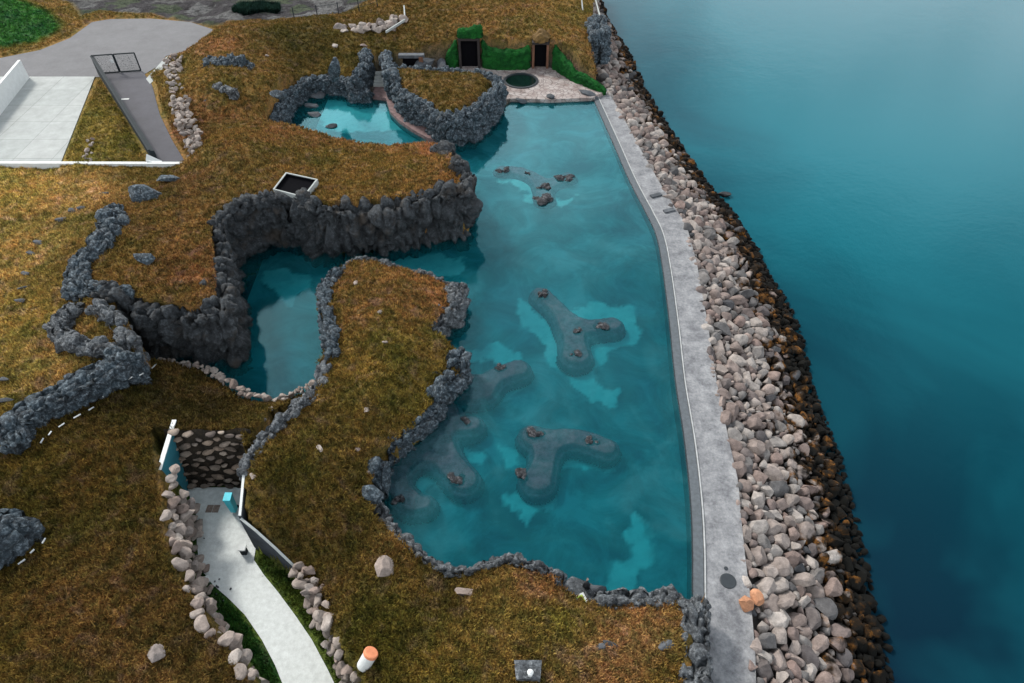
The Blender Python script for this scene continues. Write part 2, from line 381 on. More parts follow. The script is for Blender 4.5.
f1 = tps([(150,363,1),(200,370,.9),(240,397,.8),(262,402,.9),(290,400,.9),(310,394,.9),(140,372,2.4),(100,390,4.2),(60,420,4.6),(25,460,4.8),(150,400,3.2),(200,415,3.6),(240,420,3.8),(262,408,2.6),(180,430,4.0),(158,430,4.3),(160,480,4.2),(100,450,4.9),(50,500,5),(0,500,5),(100,550,5.2),(150,550,4.4),(162,500,4.1),(175,580,4.0),(195,640,3.9),(235,683,3.4),(100,650,5.2),(0,650,5.2),(-60,600,5),(260,760,3.2),(0,760,5)])
f2 = tps([(325,290,2.4),(400,275,2.4),(450,285,1.8),(440,320,2.2),(380,320,3.1),(340,340,3.3),(330,370,3.3),(380,380,3.5),(450,360,1.9),(430,400,2),(400,440,2.1),(300,410,3.9),(264,452,4.3),(254,478,4.2),(250,505,3.7),(310,450,4.2),(340,500,3.8),(372,480,2.4),(262,530,2.9),(290,548,1.9),(308,562,1.1),(325,580,1.5),(345,615,2.6),(380,660,2.8),(390,560,3.2),(420,565,2.7),(470,575,2.7),(440,588,2.3),(468,606,2.5),(500,590,3.7),(540,598,3.6),(400,625,3.9),(450,640,3.9),(520,566,3),(550,575,2.6),(500,640,3.8),(590,625,1.5),(575,611,.9),(600,614,.8),(556,600,1.5),(545,585,2.2),(650,620,1.3),(685,690,1.6),(600,690,2.4),(420,690,3.6),(500,760,3.5),(620,760,2),(360,760,2.6)])
def sstep(x): x = np.clip(x, 0, 1); return x*x*(3-2*x)
# walls of the pools as (line, ...) are added later; terrain height for any points
def terrain_z(xy, detail=True):
    n = len(xy); z = f0(xy)
    p3 = np.c_[xy, np.zeros(n)]
    for poly, zz, w in ((slab_p, 2.95, 1.0), (ramp_p, 2.95, .8), (road_p, 2.95, 2.5)):
        ins = inside(xy, poly); d = segdist(xy, poly); k = np.where(ins, 0, sstep(d/w)); z = z*k+zz*(1-k)
    flat = np.ones(n)
    for poly in (slab_p, ramp_p, road_p, corr, deck_r):
        flat *= np.where(inside(xy, poly), 0, sstep(segdist(xy, poly)/1.0))
    reg = np.zeros(n, int)
    m = inside(xy, R2p); z = np.where(m, f2(xy), z); reg[m] = 2
    m = inside(xy, R1p); z = np.where(m, f1(xy), z); reg[m] = 1
    m = inside(xy, crev); z = np.where(m, .3, z); reg[m] = 8
    m = inside(xy, corr_t) | (segdist(xy, corr_t) < .12)
    dL = segdist(xy, corr[:7], False); dR = segdist(xy, corr[7:13], False)
    z = np.where(m, -.03, z); reg[m] = 3
    m = inside(xy, deck_r) | (segdist(xy, deck_r) < .95); z = np.where(m, .30, z); reg[m] = 4
    m = inside(xy, footC)
    m &= segdist(xy, footC) > .5; dc = segdist(xy, footC); flat = np.where(m, 1, flat); z = np.where(m, 2.7+.95*sstep(dc/2.5), z); reg[m] = 5
    if detail:
        big = fbm(p3*.15, 3, 11)*.75; mid = fbm(p3*.55, 3, 21)*.40; fine = fbm(p3*2.2, 2, 31)*.16
        dpl = segdist(xy, pool); dome = sstep((dpl-.3)/4.5)*(1-sstep((dpl-6)/9))
        z = z+(big+mid+fine)*flat+dome*flat*np.where(reg == 2, .8, 0)*sstep((segdist(xy, crev)-1.2)/4)*sstep((segdist(xy, corr_t)-1)/4)
    m = inside(xy, lookout); z = np.where(m, .1, z); reg[m] = 8
    m = inside(xy, shaft); z = np.where(m, 3.4, z); reg[m] = 8
    m = inside(xy, eastz) | ((segdist(xy, eastz) < .4) & (reg == 2)); z = np.where(m, -5.2, z); reg[m] = 6
    m = inside(xy, pool) | ((segdist(xy, pool) < .62) & ~np.isin(reg, (3, 4))); z = np.where(m, -2.6, z); reg[m] = 7
    return z, reg, flat

tones = [(30,200,172,126,52),(40,260,168,122,56),(20,330,150,114,42),(10,420,132,100,36),(60,380,160,114,52),(90,200,172,122,60),(0,180,172,128,54),(-100,300,150,110,45),
 (215,60,128,78,38),(300,50,78,60,20),(240,90,118,80,30),(195,130,125,75,38),(230,150,112,76,28),(320,160,108,78,26),(400,170,118,80,28),(440,155,140,78,40),(300,140,128,75,36),(360,190,112,78,28),  # the darkest tone, on the far mound's south slope, has shade painted in
 (160,250,108,74,30),(200,290,120,72,32),(110,280,105,75,28),(180,205,108,68,34),(140,180,110,80,30),
 (100,500,92,64,20),(150,385,66,50,22),(200,410,60,46,20),(50,480,88,66,18),(100,620,104,70,28),(150,680,112,78,34),(0,600,84,62,20),(0,683,95,72,22),(190,640,92,64,26),(100,430,72,54,20),  # dark tones near the small pool have the shade there painted into the turf
 (380,300,124,80,32),(340,300,118,78,30),(430,290,135,80,36),(380,360,116,86,26),(420,380,106,82,24),(320,430,104,74,26),(300,480,88,68,22),(340,540,92,66,24),(400,520,108,72,28),(440,360,114,86,28),
 (500,640,118,88,32),(470,575,110,76,28),(640,640,142,92,52),(600,660,132,88,46),(440,600,92,68,24),(390,640,84,70,18),(540,580,134,84,42),(560,620,116,92,28),(670,680,120,84,26),(450,680,116,86,24),
 (500,20,112,76,30),(420,30,96,66,22),(560,40,124,84,34),(590,20,120,88,34),(590,60,128,82,40),(100,130,122,98,34),(110,150,120,98,30),(180,75,120,90,36),(350,60,92,70,22)]
TC = np.array([P(a, b, 3)[:2] for a, b, *_ in tones]); TV = np.array([srgb(r, g, b, 1.25) for _, _, r, g, b in tones])
def tone_at(xy, reg):
    out = np.zeros((len(xy), 3))
    for s in range(0, len(xy), 20000):
        e = xy[s:s+20000]; d = np.linalg.norm(e[:, None]-TC[None], axis=2)+.5; w = d**-3.2
        out[s:s+20000] = (w@TV)/w.sum(1)[:, None]
    m = inside(xy, footC); out[m] = srgb(140, 100, 42, .62)
    m = (reg == 3)
    out[m] = srgb(74, 84, 24, 1.5)
    m = inside(xy, corr) & (segdist(xy, corr[:7], False) < 1.0); out[m] = srgb(44, 72, 20, 1.6)
    m = (reg == 4); out[m] = (.12, .10, .09)
    m = inside(xy, gravel_p); k = sstep(segdist(xy, gravel_p)/1.2)[:, None]*m[:, None]
    nz = fbm(np.c_[xy*.25, np.zeros(len(xy))], 4, 5)
    gc = np.where((nz > .12)[:, None], np.array([[.11, .11, .11]]), np.array([[.045, .042, .046]]))
    gc = np.where((nz < -.18)[:, None], np.array([[.05, .062, .035]]), gc)
    out = out*(1-k)+gc*k
    ins = inside(xy, greenm_p); d = segdist(xy, greenm_p); k = (sstep((d-.4)/2.2)*ins)[:, None]
    out = out*(1-k)+np.array([[.035, .13, .012]])*k
    return out

# ------------------------------------------------------------------ ground
gx = np.arange(-96, 21, .28); gy = np.arange(2, 134, .28)
GX, GY = np.meshgrid(gx, gy); xy = np.c_[GX.ravel(), GY.ravel()]
gz, greg, gflat = terrain_z(xy)
gt = tone_at(xy, greg)
nx, ny = len(gx), len(gy); idx = np.arange(nx*ny).reshape(ny, nx)
fc = np.stack([idx[:-1, :-1].ravel(), idx[:-1, 1:].ravel(), idx[1:, 1:].ravel(), idx[1:, :-1].ravel()], 1)
ground = tag(mesh_np('ground', np.c_[xy, gz], fc, M['turf'], smooth=True, attrs={'tone': gt}), kind='structure')
# far land around the surveyed grid
v = []; f = []
for x0, x1, y0, y1 in ((-900, -95.9, -300, 1500), (-96, -20, -300, 2.1), (-96, -38, 133.6, 1500), (-38, 4, 133.6, 260)):
    k = len(v); v += [(x0, y0, 2.6), (x1, y0, 2.6), (x1, y1, 2.6), (x0, y1, 2.6)]; f.append([k, k+1, k+2, k+3])
fl = mesh_np('far_ground', v, f, M['turf'], attrs={'tone': np.tile([[.07, .065, .05]], (len(v), 1))}); tag(fl, kind='structure')

# ------------------------------------------------------------------ grass tufts over the turf (one sheet of cover)
def tufts(name, pts, tone, n_bl=5, h=.24, nrm=None):
    n = len(pts); k = n_bl
    base = np.repeat(pts, k, 0); N_ = n*k
    a = rng.rand(N_)*2*np.pi; tilt = .35+rng.rand(N_)*.9; L = h*(.6+.8*rng.rand(N_)); w = .032+.03*rng.rand(N_)
    off = (rng.rand(N_, 2)-.5)*.22; base = base.copy(); base[:, :2] += off
    dirv = np.stack([np.cos(a)*np.sin(tilt), np.sin(a)*np.sin(tilt), np.cos(tilt)], 1)
    if nrm is not None: dirv = dirv+np.repeat(nrm, k, 0)*.8; dirv /= np.linalg.norm(dirv, axis=1)[:, None]
    side = np.stack([-np.sin(a), np.cos(a), np.zeros(N_)], 1)*w[:, None]
    v0 = base-side; v1 = base+side; v2 = base+dirv*L[:, None]
    v0[:, 2] -= .03; v1[:, 2] -= .03
    co = np.stack([v0, v1, v2], 1).reshape(-1, 3)
    t = np.repeat(np.repeat(tone, k, 0), 3, 0)
    return tag(mesh_np(name, co, np.arange(N_*3).reshape(-1, 3), M['grass'], attrs={'tone': t}), kind='stuff')
def scatter_grass():
    n = 300000
    # more tufts where the ground is near
    Y = 8+rng.rand(n)**1.35*110; half = .80*(np.sqrt(Y*Y+H*H))*1.0
    X = -half+rng.rand(n)*(half+20)
    q = np.c_[X, Y]
    z, reg, flat = terrain_z(q)
    ok = (np.isin(reg, (0, 1, 2, 3, 5))) & (flat > .5)
    ok |= (reg == 3) & ~inside(q, path_p)
    ok &= ~((reg == 3) & (inside(q, path_p) | (segdist(q, path_p) < .22)))
    ok &= ~inside(q, gravel_p) | (segdist(q, gravel_p) < .4)
    ok &= ~((reg == 2) & (segdist(q, eastz) < 1.0))
    ok &= ~inside(q, crev)
    dp = segdist(q, pool); ok &= dp > .35
    ee = np.array([p[:2] for p in pool[:12]]+[P(692,700,0)[:2], P(693,900,0)[:2]]); ee = ee[np.argsort(ee[:, 1])]
    ok &= ~((q[:, 1] < 83) & (q[:, 0] > np.interp(q[:, 1], ee[:, 0]*0+ee[:, 1], ee[:, 0])-.15))
    q = q[ok]; z = z[ok]; reg = reg[ok]
    return tufts('grass', np.c_[q, z], tone_at(q, reg))
path_p = PL([(186,487.5),(196,512),(197,545),(200,568),(213,585),(228,598),(245,615),(262,640),(275,665),(285,690),(330,790),(410,790),(340,695),(328,670),(312,640),(295,615),(278,592),(264,575),(254,560),(257,540),(257,510),(257,487.5)], 0)
scatter_grass()

# ------------------------------------------------------------------ swept rock walls
def ribbon(name, pts, width, m, side=0, zbot=None, cell=1.0, amp=.28, zst=1.0, res=.125, lean=0.0, seed=0, closed=False, parent=None, top_var=.25, crack=.16, cap=True, round_=.35):
    """pts: (x, y, ztop, zbot) along the wall. side=+1/-1: the wall's body lies to the left/right of the line"""
    A = np.array([(p[0], p[1], p[2], p[3] if len(p) > 3 else zbot) for p in pts], float)
    S = smooth_path(A, res, closed); n = len(S)
    if closed: T = np.roll(S, -1, 0)[:, :2]-np.roll(S, 1, 0)[:, :2]
    else: T = np.gradient(S[:, :2], axis=0)
    T /= np.linalg.norm(T, axis=1)[:, None]+1e-9
    for _ in range(3):
        T = (np.roll(T, 1, 0)+T+np.roll(T, -1, 0)) if closed else np.vstack([T[:1], (T[:-2]+T[1:-1]+T[2:]), T[-1:]])
        T /= np.linalg.norm(T, axis=1)[:, None]+1e-9
    Nn = np.stack([-T[:, 1], T[:, 0]], 1)
    s = np.arange(n)*res; L = s[-1]
    W = np.full(n, width); hs = np.ones(n)
    if not closed and cap:
        r = width*.5
        e = np.minimum(s, L-s); e = np.clip(e/r, 0, 1); W = W*np.sqrt(np.clip(1-(1-e)**2, .02, 1)); hs = .75+.25*np.sqrt(np.clip(1-(1-e)**2, 0, 1))
    Wv = W*(1+.25*fbm(np.c_[s*.35, np.full(n, seed*3.1), np.zeros(n)], 2, seed))
    hmax = (S[:, 2]-S[:, 3]).max()
    nh = max(4, int(hmax/res)); nt_ = max(4, int(width/res))
    # unit profile: u in [-.5,.5] across (outer = -side), v in [0,1] up
    prof = [(-.5, j/nh) for j in range(nh)]+[(-.5+i/nt_, 1) for i in range(nt_+1)]+[(.5, 1-j/nh) for j in range(1, nh+1)]
    prof = np.array(prof); K = len(prof)
    zt = S[:, 2]+top_var*fbm(np.c_[s*.8, np.full(n, seed*7.7), np.zeros(n)], 3, seed+3)*2
    zt = S[:, 3]+(zt-S[:, 3])*hs
    cshift = side*.5*Wv
    U = prof[None, :, 0]*Wv[:, None]+cshift[:, None]
    hgt = (zt-S[:, 3])[:, None]; V = prof[None, :, 1]*hgt
    # round the shoulders
    dtop = (hgt-V); uu = np.abs(prof[None, :, 0])*2
    rr = np.minimum(round_*Wv, 1.0)[:, None]
    k = np.clip(1-dtop/rr, 0, 1); U = np.where(np.abs(prof[None, :, 0]) >= .499, cshift[:, None]+prof[None, :, 0]*Wv[:, None]*(1-.38*k**2), U)
    onTop = (prof[None, :, 1] >= .999) & (np.abs(prof[None, :, 0]) < .5)
    U = np.where(onTop, cshift[:, None]+prof[None, :, 0]*Wv[:, None]*.62*1.0, U)
    V = V-np.where(prof[None, :, 1] >= .999, (uu**3)*.22*np.minimum(Wv[:, None], 1.6)*.8, 0)
    if lean: U = U-side*lean*(V/np.maximum(hgt, .01))*(1.0)
    X = S[:, None, 0]+Nn[:, None, 0]*U; Y = S[:, None, 1]+Nn[:, None, 1]*U; Z = S[:, None, 3]+V
    co = np.stack([X, Y, Z], 2)
    # normals of the undisturbed sweep
    du = np.gradient(co, axis=0); dv = np.gradient(co, axis=1); nr = np.cross(dv, du); nr /= np.linalg.norm(nr, axis=2)[:, :, None]+1e-9
    ctr = np.stack([S[:, 0]+Nn[:, 0]*cshift, S[:, 1]+Nn[:, 1]*cshift, (S[:, 3]+zt)*.5], 1)[:, None]
    sg = np.sign(((co-ctr)*nr).sum(2)[:, K//2].mean()); nr *= sg if sg != 0 else 1
    p = co.reshape(-1, 3); q = p/np.array([cell, cell, cell*zst]); q = q+fbm(p*.9, 2, 77)[:, None]*.35
    f1_, f2_, cid, fac = worley(q, seed)
    d = amp*((cid-.5)*1.0+(.45-f1_**2)*.7+fac*1.4)-crack*1.9*np.exp(-(f2_-f1_)/.10)
    q2 = p/np.array([cell*.4, cell*.4, cell*.4*max(1, zst*.9)]); g1, g2, gid, gfac = worley(q2, seed+9)
    if m is M['cliff']: d = d*1.3+.30*np.tanh(3.5*fbm(np.c_[p[:, :2]*.25, p[:, 2]*.95], 2, seed+31))
    d += amp*.26*((gid-.5)+(.4-g1**2)*.5+gfac*1.5)-crack*.5*np.exp(-(g2-g1)/.2)+.05*fbm(p*5, 2, 5)
    co = co+nr*d.reshape(n, K)[:, :, None]
    co = co.reshape(-1, 3)
    idx = np.arange(n*K).reshape(n, K)
    if closed: nxt = np.roll(idx, -1, 0); a, b = idx, nxt
    else: a, b = idx[:-1], idx[1:]
    F_ = np.stack([a[:, :-1].ravel(), a[:, 1:].ravel(), b[:, 1:].ravel(), b[:, :-1].ravel()], 1)
    if not closed:  # end caps as strips across the profile
        h = K//2
        for row, flip in ((idx[0], 0), (idx[-1], 1)):
            c_ = [[row[j], row[j+1], row[K-2-j], row[K-1-j]] for j in range(h-1)]
            F_ = np.vstack([F_, np.array([x[::-1] if flip else x for x in c_])])
    return mesh_np(name, co, F_, m, parent, smooth=False)
def W(pts):   # (px, py, z_of_that_point, ztop, zbot) -> ribbon points
    out = []
    for a, b, z, zt, zb in pts:
        q = P(a, b, z); out.append((q[0], q[1], zt, zb))
    return out
def wall(pts, width, label, name='rock_wall', m='lava', group=None, cat='rock wall', **kw):
    return tag(ribbon(name, W(pts), width, M[m], **kw), label, cat, group)

# walls standing on the lawn
wall([(116,212,5,6.4,4.3),(117,228,5,6.5,4.3),(113,242,5,6.5,4.3),(99,257,5,6.4,4.2),(86,270,5,6.3,4.2),(81,286,5,6.2,4.2),(83,306,5,6.2,4.2)], 2.0, 'dark lumpy rock wall snaking down the lawn from its narrow free end to the ring of stones', seed=1)
wall([(86,312,5,6.3,4),(72,318,5,6.2,4),(62,330,5,6.1,4),(70,345,5,6.0,4),(90,352,5,6.0,4),(112,356,5,6,3.5),(122,362,5,6,3.5)], 1.5, 'grey rock wall curving as the outer arm of the teardrop ring', seed=2, m='grey_wall')
wall([(92,313,5,6.2,3),(106,318,5,6.1,3),(119,328,5,6.0,3),(127,342,5,6.0,2.5),(129,354,5,5.9,2)], 1.25, 'short brownish rock wall forming the inner arm of the teardrop ring beside the cliff', seed=3, m='grey_wall')
wall([(137,354,5,5.8,.0),(126,365,5,6.4,1),(112,375,5,6.3,2.5),(95,384,5,6.2,3.5),(80,394,5,6.2,4),(62,403,5,6.2,4),(45,412,5,6.3,4.2),(28,424,5,6.3,4.2),(20,436,5,6.3,4.2),(22,452,5,6.0,4.2)], 2.05, 'long dark lumpy rock wall running down left between the golden lawn and the brown turf', seed=4)
wall([(42,524,5,6.2,4.2),(28,533,5,6.9,4.2),(12,546,5,7.0,4.2),(-8,562,5,7.0,4.2),(-40,590,5,6.8,4.2)], 2.4, 'blunt dark rock outcrop at the left border of the brown turf', name='rock_outcrop', cat='rock outcrop', seed=5, amp=.2)
# cliffs of the western pool
wall([(118,346,0,6.1,1),(134,352,0,5.9,-1.4),(152,356,0,5.8,-1.4),(170,360,0,5.5,-1.4),(190,361,0,5.3,-1.4),(210,364,0,5.2,-1.4),(230,367,0,5.4,-1.4),(245,362,0,5.5,-1.4),(247,345,0,5.4,-1.4),(245,322,0,5.2,-1.4),(242,300,0,5.0,-1.4)], 2.0, 'tall dark cliff wall with a pale crest on the west side of the small deep pool', name='cliff_wall', cat='cliff', m='cliff', side=1, lean=.3, cell=1.0, zst=2.6, amp=.36, seed=6, res=.15, top_var=.3, crack=.24)
wall([(84,290,5.4,6.3,4),(100,293,5.4,6.2,4),(116,296,5.4,6.1,3),(136,299,5.2,6.0,2)], 1.3, 'short dark rock crest joining the snaking lawn wall to the cliff', seed=42)
wall([(240,322,0,3.6,-1.4),(241,300,0,4.6,-1.4),(239,282,0,5.4,-1.4),(237,270,0,5.8,-1.4),(240,266,0,5.9,-1.4),(248,262,0,5.9,-1.4),(263,252,0,5.9,-1.4),(284,247,0,5.8,-1.4),(298,246,0,5.8,-1.4)], 1.5, 'curved dark rock wall wrapping the recess at the head of the small deep pool', name='cliff_wall', cat='cliff', m='cliff', side=1, lean=.5, cell=.8, zst=1.6, amp=.22, seed=7, res=.16)
wall([(284,246,0,5.0,-1.4),(300,247,0,5.6,-1.4),(312,252,0,5.8,-1.4),(322,258,0,5.9,-1.4),(340,259,0,5.7,-1.4),(372,256,0,5.3,-1.4),(400,251,0,5.2,-1.4),(425,246,0,5.5,-1.4),(450,241,0,5.7,-1.4),(468,239,0,5.6,-1.4),(476,230,0,5.3,-1.4),(474,214,0,5.0,-1.4),(468,196,1,4.9,-1.4),(462,170,4,4.7,-1.4),(452,154,3.6,4.2,-1.4),(440,145,3,3.4,-1.4)], 1.9, 'long tall dark cliff wall with vertical cracks facing the channel between the pools', name='cliff_wall', cat='cliff', m='cliff', side=1, lean=.35, cell=1.05, zst=3.0, amp=.42, seed=8, res=.16, crack=.24)
# west shore edge of the upper pool
wall([(268,124,1.6,1.9,-1.4),(279,112,1.6,2.0,-1.4),(287,99,1.6,2.1,-1.4),(299,88,1.6,2.2,-1.4),(314,81,1.6,2.2,-1.4),(334,81,1.6,2.2,-1.4),(350,84,1.6,2.0,-1.4),(358,88,1.6,1.9,-1.4)], 1.5, 'low arc of dark ribbed rock around the far side of the upper left pool', seed=9, m='lava', cell=.8)
wall([(366,56,2.5,3.9,0),(365,70,2.2,3.4,0),(358,83,1.8,3.0,-1),(352,93,.8,2.3,-1.4),(362,98,.4,1.6,-1.4),(374,97,.2,1.0,-1.4)], 1.5, 'dark rock wall standing left of the narrow stepped gap above the upper pool', seed=10)
wall([(386,58,2.5,3.6,0),(388,70,2.5,3.8,0),(391,84,2.5,3.6,0)], 1.3, 'dark rock wall standing right of the narrow stepped gap above the upper pool', seed=11)
tag(ribbon('rock_wall', [(p[0], p[1], p[2]+.35, -1.4) for p in footC], 1.5, M['lava'], side=1, closed=True, cell=.85, amp=.34, seed=12, lean=.25, top_var=.3), 'ring of dark lumpy rock walling in the small turf islet by the stone deck', 'rock wall')
wall([(430,139,0,2.2,-1.4),(452,150,3.6,3.0,-1.4)], .6, 'x', seed=13) if False else None
# centre mound edges
wall([(245,482,3.9,4.6,0),(252,462,4.1,4.8,0),(266,442,4.2,4.9,0),(288,418,4.1,4.6,0),(308,398,3.8,4.2,0),(322,380,3.3,3.7,-.5),(326,362,3,3.4,-1.4)], 1.05, 'blue grey rock edging of the dark cleft on the middle turf mound', m='grey_wall', seed=14, side=0, cell=.7, amp=.2)
wall([(326,366,3,3.9,-1.4),(322,340,2.9,3.8,-1.4),(319,312,2.7,3.6,-1.4),(318,292,2.5,3.3,-1.4),(325,279,2.3,3.0,-1.4),(340,266,2.2,2.7,-1.4)], 1.3, 'narrow dark rock rim between the small deep pool and the middle turf mound', m='lava', seed=15, side=-1, cell=.7, amp=.2)
wall([(338,267,2.0,2.2,-1.4),(358,258,2.0,2.3,-1.4),(376,257,2,2.1,-1.4),(400,264,1.9,2.0,-1.4),(430,273,1.8,2.0,-1.4),(448,280,1.6,1.9,-1.4)], .9, 'low rock rim on the channel side of the middle turf mound', m='grey_wall', seed=16, side=-1, cell=.6, amp=.16)
wall([(440,281,1.8,2.0,-1.4),(456,280,1.8,2.1,-1.4),(465,286,1.6,2.1,-1.4),(467,300,.8,2.1,-1.4),(465,314,.6,2.2,-1.4),(455,324,.8,2.0,-1.4),(443,332,.9,1.8,-1.4),(438,344,.8,1.7,-1.4),(446,348,1.2,1.7,-1.4)], 1.7, 'pale lumpy rock headland on the middle turf mound at the channel mouth', name='rock_headland', cat='rock headland', m='grey_wall', seed=17, side=-1, cell=.75, amp=.28)
wall([(456,349,1.7,2.1,-1.4),(466,356,1.2,2.5,-1.4),(470,372,.6,2.4,-1.4),(470,386,.2,1.9,-1.4),(460,397,.2,2.1,-1.4),(448,403,.2,2.2,-1.4),(444,416,.1,2.1,-1.4),(434,431,.1,2.1,-1.4),(420,445,.1,2.1,-1.4),(404,458,.1,2.1,-1.4),(392,468,.1,2.2,-1.4)], 1.5, 'jagged dark rock shore of the middle turf mound above the sunken benches', name='rock_shore', cat='rock shore', m='lava', seed=18, side=-1, cell=.9, amp=.3)
wall([(394,474,.1,2.4,-1.4),(391,486,.1,2.5,-1.4),(386,498,.4,2.3,-1.4)], 1.9, 'big rounded dark rock in the lagoon corner below the middle turf mound', name='rock_headland', cat='rock headland', m='lava', seed=19, side=-1, cell=1.5, amp=.2, top_var=.1)
wall([(384,503,1.8,2.3,-1.4),(392,520,2.3,2.7,-1.4),(408,536,2.5,2.8,-1.4),(427,552,2.5,2.8,-1.4),(446,563,2.5,2.8,-1.4),(470,565,2.6,2.8,-1.4),(494,558,2.7,2.9,-1.4),(512,555,2.8,3.1,-1.4),(545,562,2.6,2.8,-1.4),(562,570,1.6,2.0,-1.4)], .75, 'thin pale rock rim along the lagoon edge of the nearest turf mound', m='grey_wall', seed=20, side=-1, cell=.55, amp=.2)
# SE corner
wall([(560,572,1.4,2.0,-1.4),(556,583,1.4,1.9,0),(560,596,1.4,1.5,0),(574,606,1.2,1.4,0),(590,613,1,1.2,0)], 1.0, 'dark rock kerb curving round the small lookout in the near corner', m='lava', seed=21, side=0, cell=.7, amp=.2)
wall([(596,604,.9,1.3,-.5),(612,602,.9,1.6,-1.4),(630,602,.9,1.6,-1.4),(650,604,.9,1.7,-1.4),(668,604,.9,1.8,-1.4),(684,602,.9,1.9,-1.4)], 1.35, 'short grey wall of upright rocks closing the near end of the lagoon', m='grey_wall', seed=22, cell=.85, amp=.26, zst=1.5)
wall([(690,600,.9,2.4,-1.4),(692,622,.9,2.5,-.5),(692,650,.9,2.6,-.5),(691,690,.9,2.7,-.5),(690,780,.9,2.7,-.5)], 1.65, 'tall grey rock wall between the near turf and the stone walkway', m='grey_wall', seed=23, cell=.85, amp=.28)
# small lookout floor beside it
v, f = prism(PL([(560,585),(572,576),(590,583),(606,592),(604,606),(588,610),(570,600)], .55), -1.4, .55)
tag(mesh_np('rock_platform', v, f, M['grey_wall']), 'flat grey rock platform of the lookout in the near lagoon corner', 'rock platform')
# pond-side chunk by the sea
wall([(596,30,2.2,4.4,0),(597,42,2,4.2,0),(600,54,1.5,3.2,0)], 3.2, 'big black rock block standing by the turf bank above the sea', name='rock_block', cat='rock block', m='lava', seed=24, cell=1.2, amp=.4)

# ------------------------------------------------------------------ rocks
def rock_verts(seed, sub=3, planes=13, sq=(1, .85, .7), flat=.72):
    import bmesh
    bm = bmesh.new(); bmesh.ops.create_icosphere(bm, subdivisions=sub, radius=1)
    co = np.array([v.co[:] for v in bm.verts]); fa = np.array([[v.index for v in f.verts] for f in bm.faces]); bm.free()
    r = np.random.RandomState(seed)
    for _ in range(planes):
        n = r.normal(size=3); n /= np.linalg.norm(n); d = .44+r.rand()*.38
        e = np.clip(co@n-d, 0, None); co = co-e[:, None]*n[None]
    co += fbm(co*2.2+seed, 3, seed)[:, None]*co*.10
    return co*np.array(sq), fa
BIG = [rock_verts(100+i, 3, 11, (1, .72+.25*random.random(), .6+.2*random.random())) for i in range(10)]
SML = [rock_verts(200+i, 3 if i < 5 else 2, 10, (1, .75+.25*random.random(), .6+.25*random.random())) for i in range(10)]
RM = {}
def rock_mesh(i, m):
    if (i, m) not in RM:
        c, f_ = BIG[i]; me = bpy.data.meshes.new('boulder')
        me.from_pydata([tuple(q) for q in c], [], [list(map(int, q)) for q in f_]); me.materials.append(M[m]); me.update(); RM[(i, m)] = me
    return RM[(i, m)]
def rock(name, loc, size, label, cat, m='pale', group=None, rot=None, sz=(1, 1, 1), i=None):
    o = bpy.data.objects.new(name, rock_mesh(random.randrange(10) if i is None else i, m)); col.objects.link(o)
    o.location = loc; o.scale = (size*sz[0], size*sz[1], size*sz[2])
    o.rotation_euler = rot or (random.uniform(-.5, .5), random.uniform(-.5, .5), random.uniform(0, 6.28))
    return tag(o, label, cat, group)

# riprap slope under the boulders
Yg = np.arange(6, 190, 1.0)
oi = np.array(sorted([(p[1], p[0]) for p in outer])); si = np.array(sorted([(p[1], p[0]) for p in shore]))
# extend the outer line to the north along the coast
oi = np.vstack([oi, [(95, 11.4), (104, 12.0), (115, 12.5), (135, 12), (190, 5)]]); oi = oi[np.argsort(oi[:, 0])]
Xo = lambda y: np.interp(y, oi[:, 0], oi[:, 1]); Xs = lambda y: np.interp(y, si[:, 0], si[:, 1])
def slope_z(x, y):
    a, b = Xo(y), Xs(y); b = np.maximum(b, a+4); t = (x-a)/(b-a)
    top = -.15
    return top+(SEA-top)*np.clip(t, -.1, 1.6)**1.15*1.0 if False else top+(SEA-top)*np.sign(t)*np.abs(t)**1.15
TT = np.linspace(-.12, 1.6, 24); ys = np.arange(4, 190, .8)
co = []
for y in ys:
    a, b = Xo(y), max(Xs(y), Xo(y)+4)
    for t in TT: x = a+(b-a)*t; co.append((x, y, float(slope_z(x, y))-.45))
idx = np.arange(len(ys)*len(TT)).reshape(len(ys), len(TT))
fc = np.stack([idx[:-1, :-1].ravel(), idx[:-1, 1:].ravel(), idx[1:, 1:].ravel(), idx[1:, :-1].ravel()], 1)
co = np.array(co); co[:, 2] += fbm(co*.6, 3, 4)*.3
rubble = mat_plain('dark_rubble', (.05, .045, .042), .95, .5, 2.0)
tag(mesh_np('shore_bank', co, fc, rubble, smooth=True), kind='structure')
# poisson-ish scatter
cand = []
cell = {}
def try_put(x, y, r):
    cx, cy = int(x//2), int(y//2)
    for a in (-1, 0, 1):
        for b in (-1, 0, 1):
            for (x2, y2, r2) in cell.get((cx+a, cy+b), ()):
                if (x-x2)**2+(y-y2)**2 < ((r+r2)*.76)**2: return False
    cell.setdefault((cx, cy), []).append((x, y, r)); cand.append((x, y, r)); return True
rr = random.Random(5)
for rad, tries in ((.60, 1300), (.48, 7000), (.37, 20000), (.27, 36000), (.20, 42000)):
    for _ in range(tries):
        y = rr.uniform(8, 150); a, b = float(Xo(y)), max(float(Xs(y)), float(Xo(y))+4)
        t = rr.uniform(.0, 1.0); x = a+(b-a)*t
        if rad < .3 and y > 75: continue
        if rad > .45 and t > .66 and rr.random() < .75: continue
        if rad > .35 and t > .93: continue
        r = rad*rr.uniform(.82, 1.15)
        if x-r*.6 < a: continue
        try_put(x, y, r)
def appar(c): x, y, r = c; return r/math.sqrt(x*x+y*y+42*42)
def in_view(c):
    x, y, r = c; z = -2; d = S2*y+S2*(H-z); yy = (S2*(H-z)-S2*y)/d*F+CY; return -10 < yy < 693
vis = [c for c in cand if in_view(c)]; vis.sort(key=appar, reverse=True)
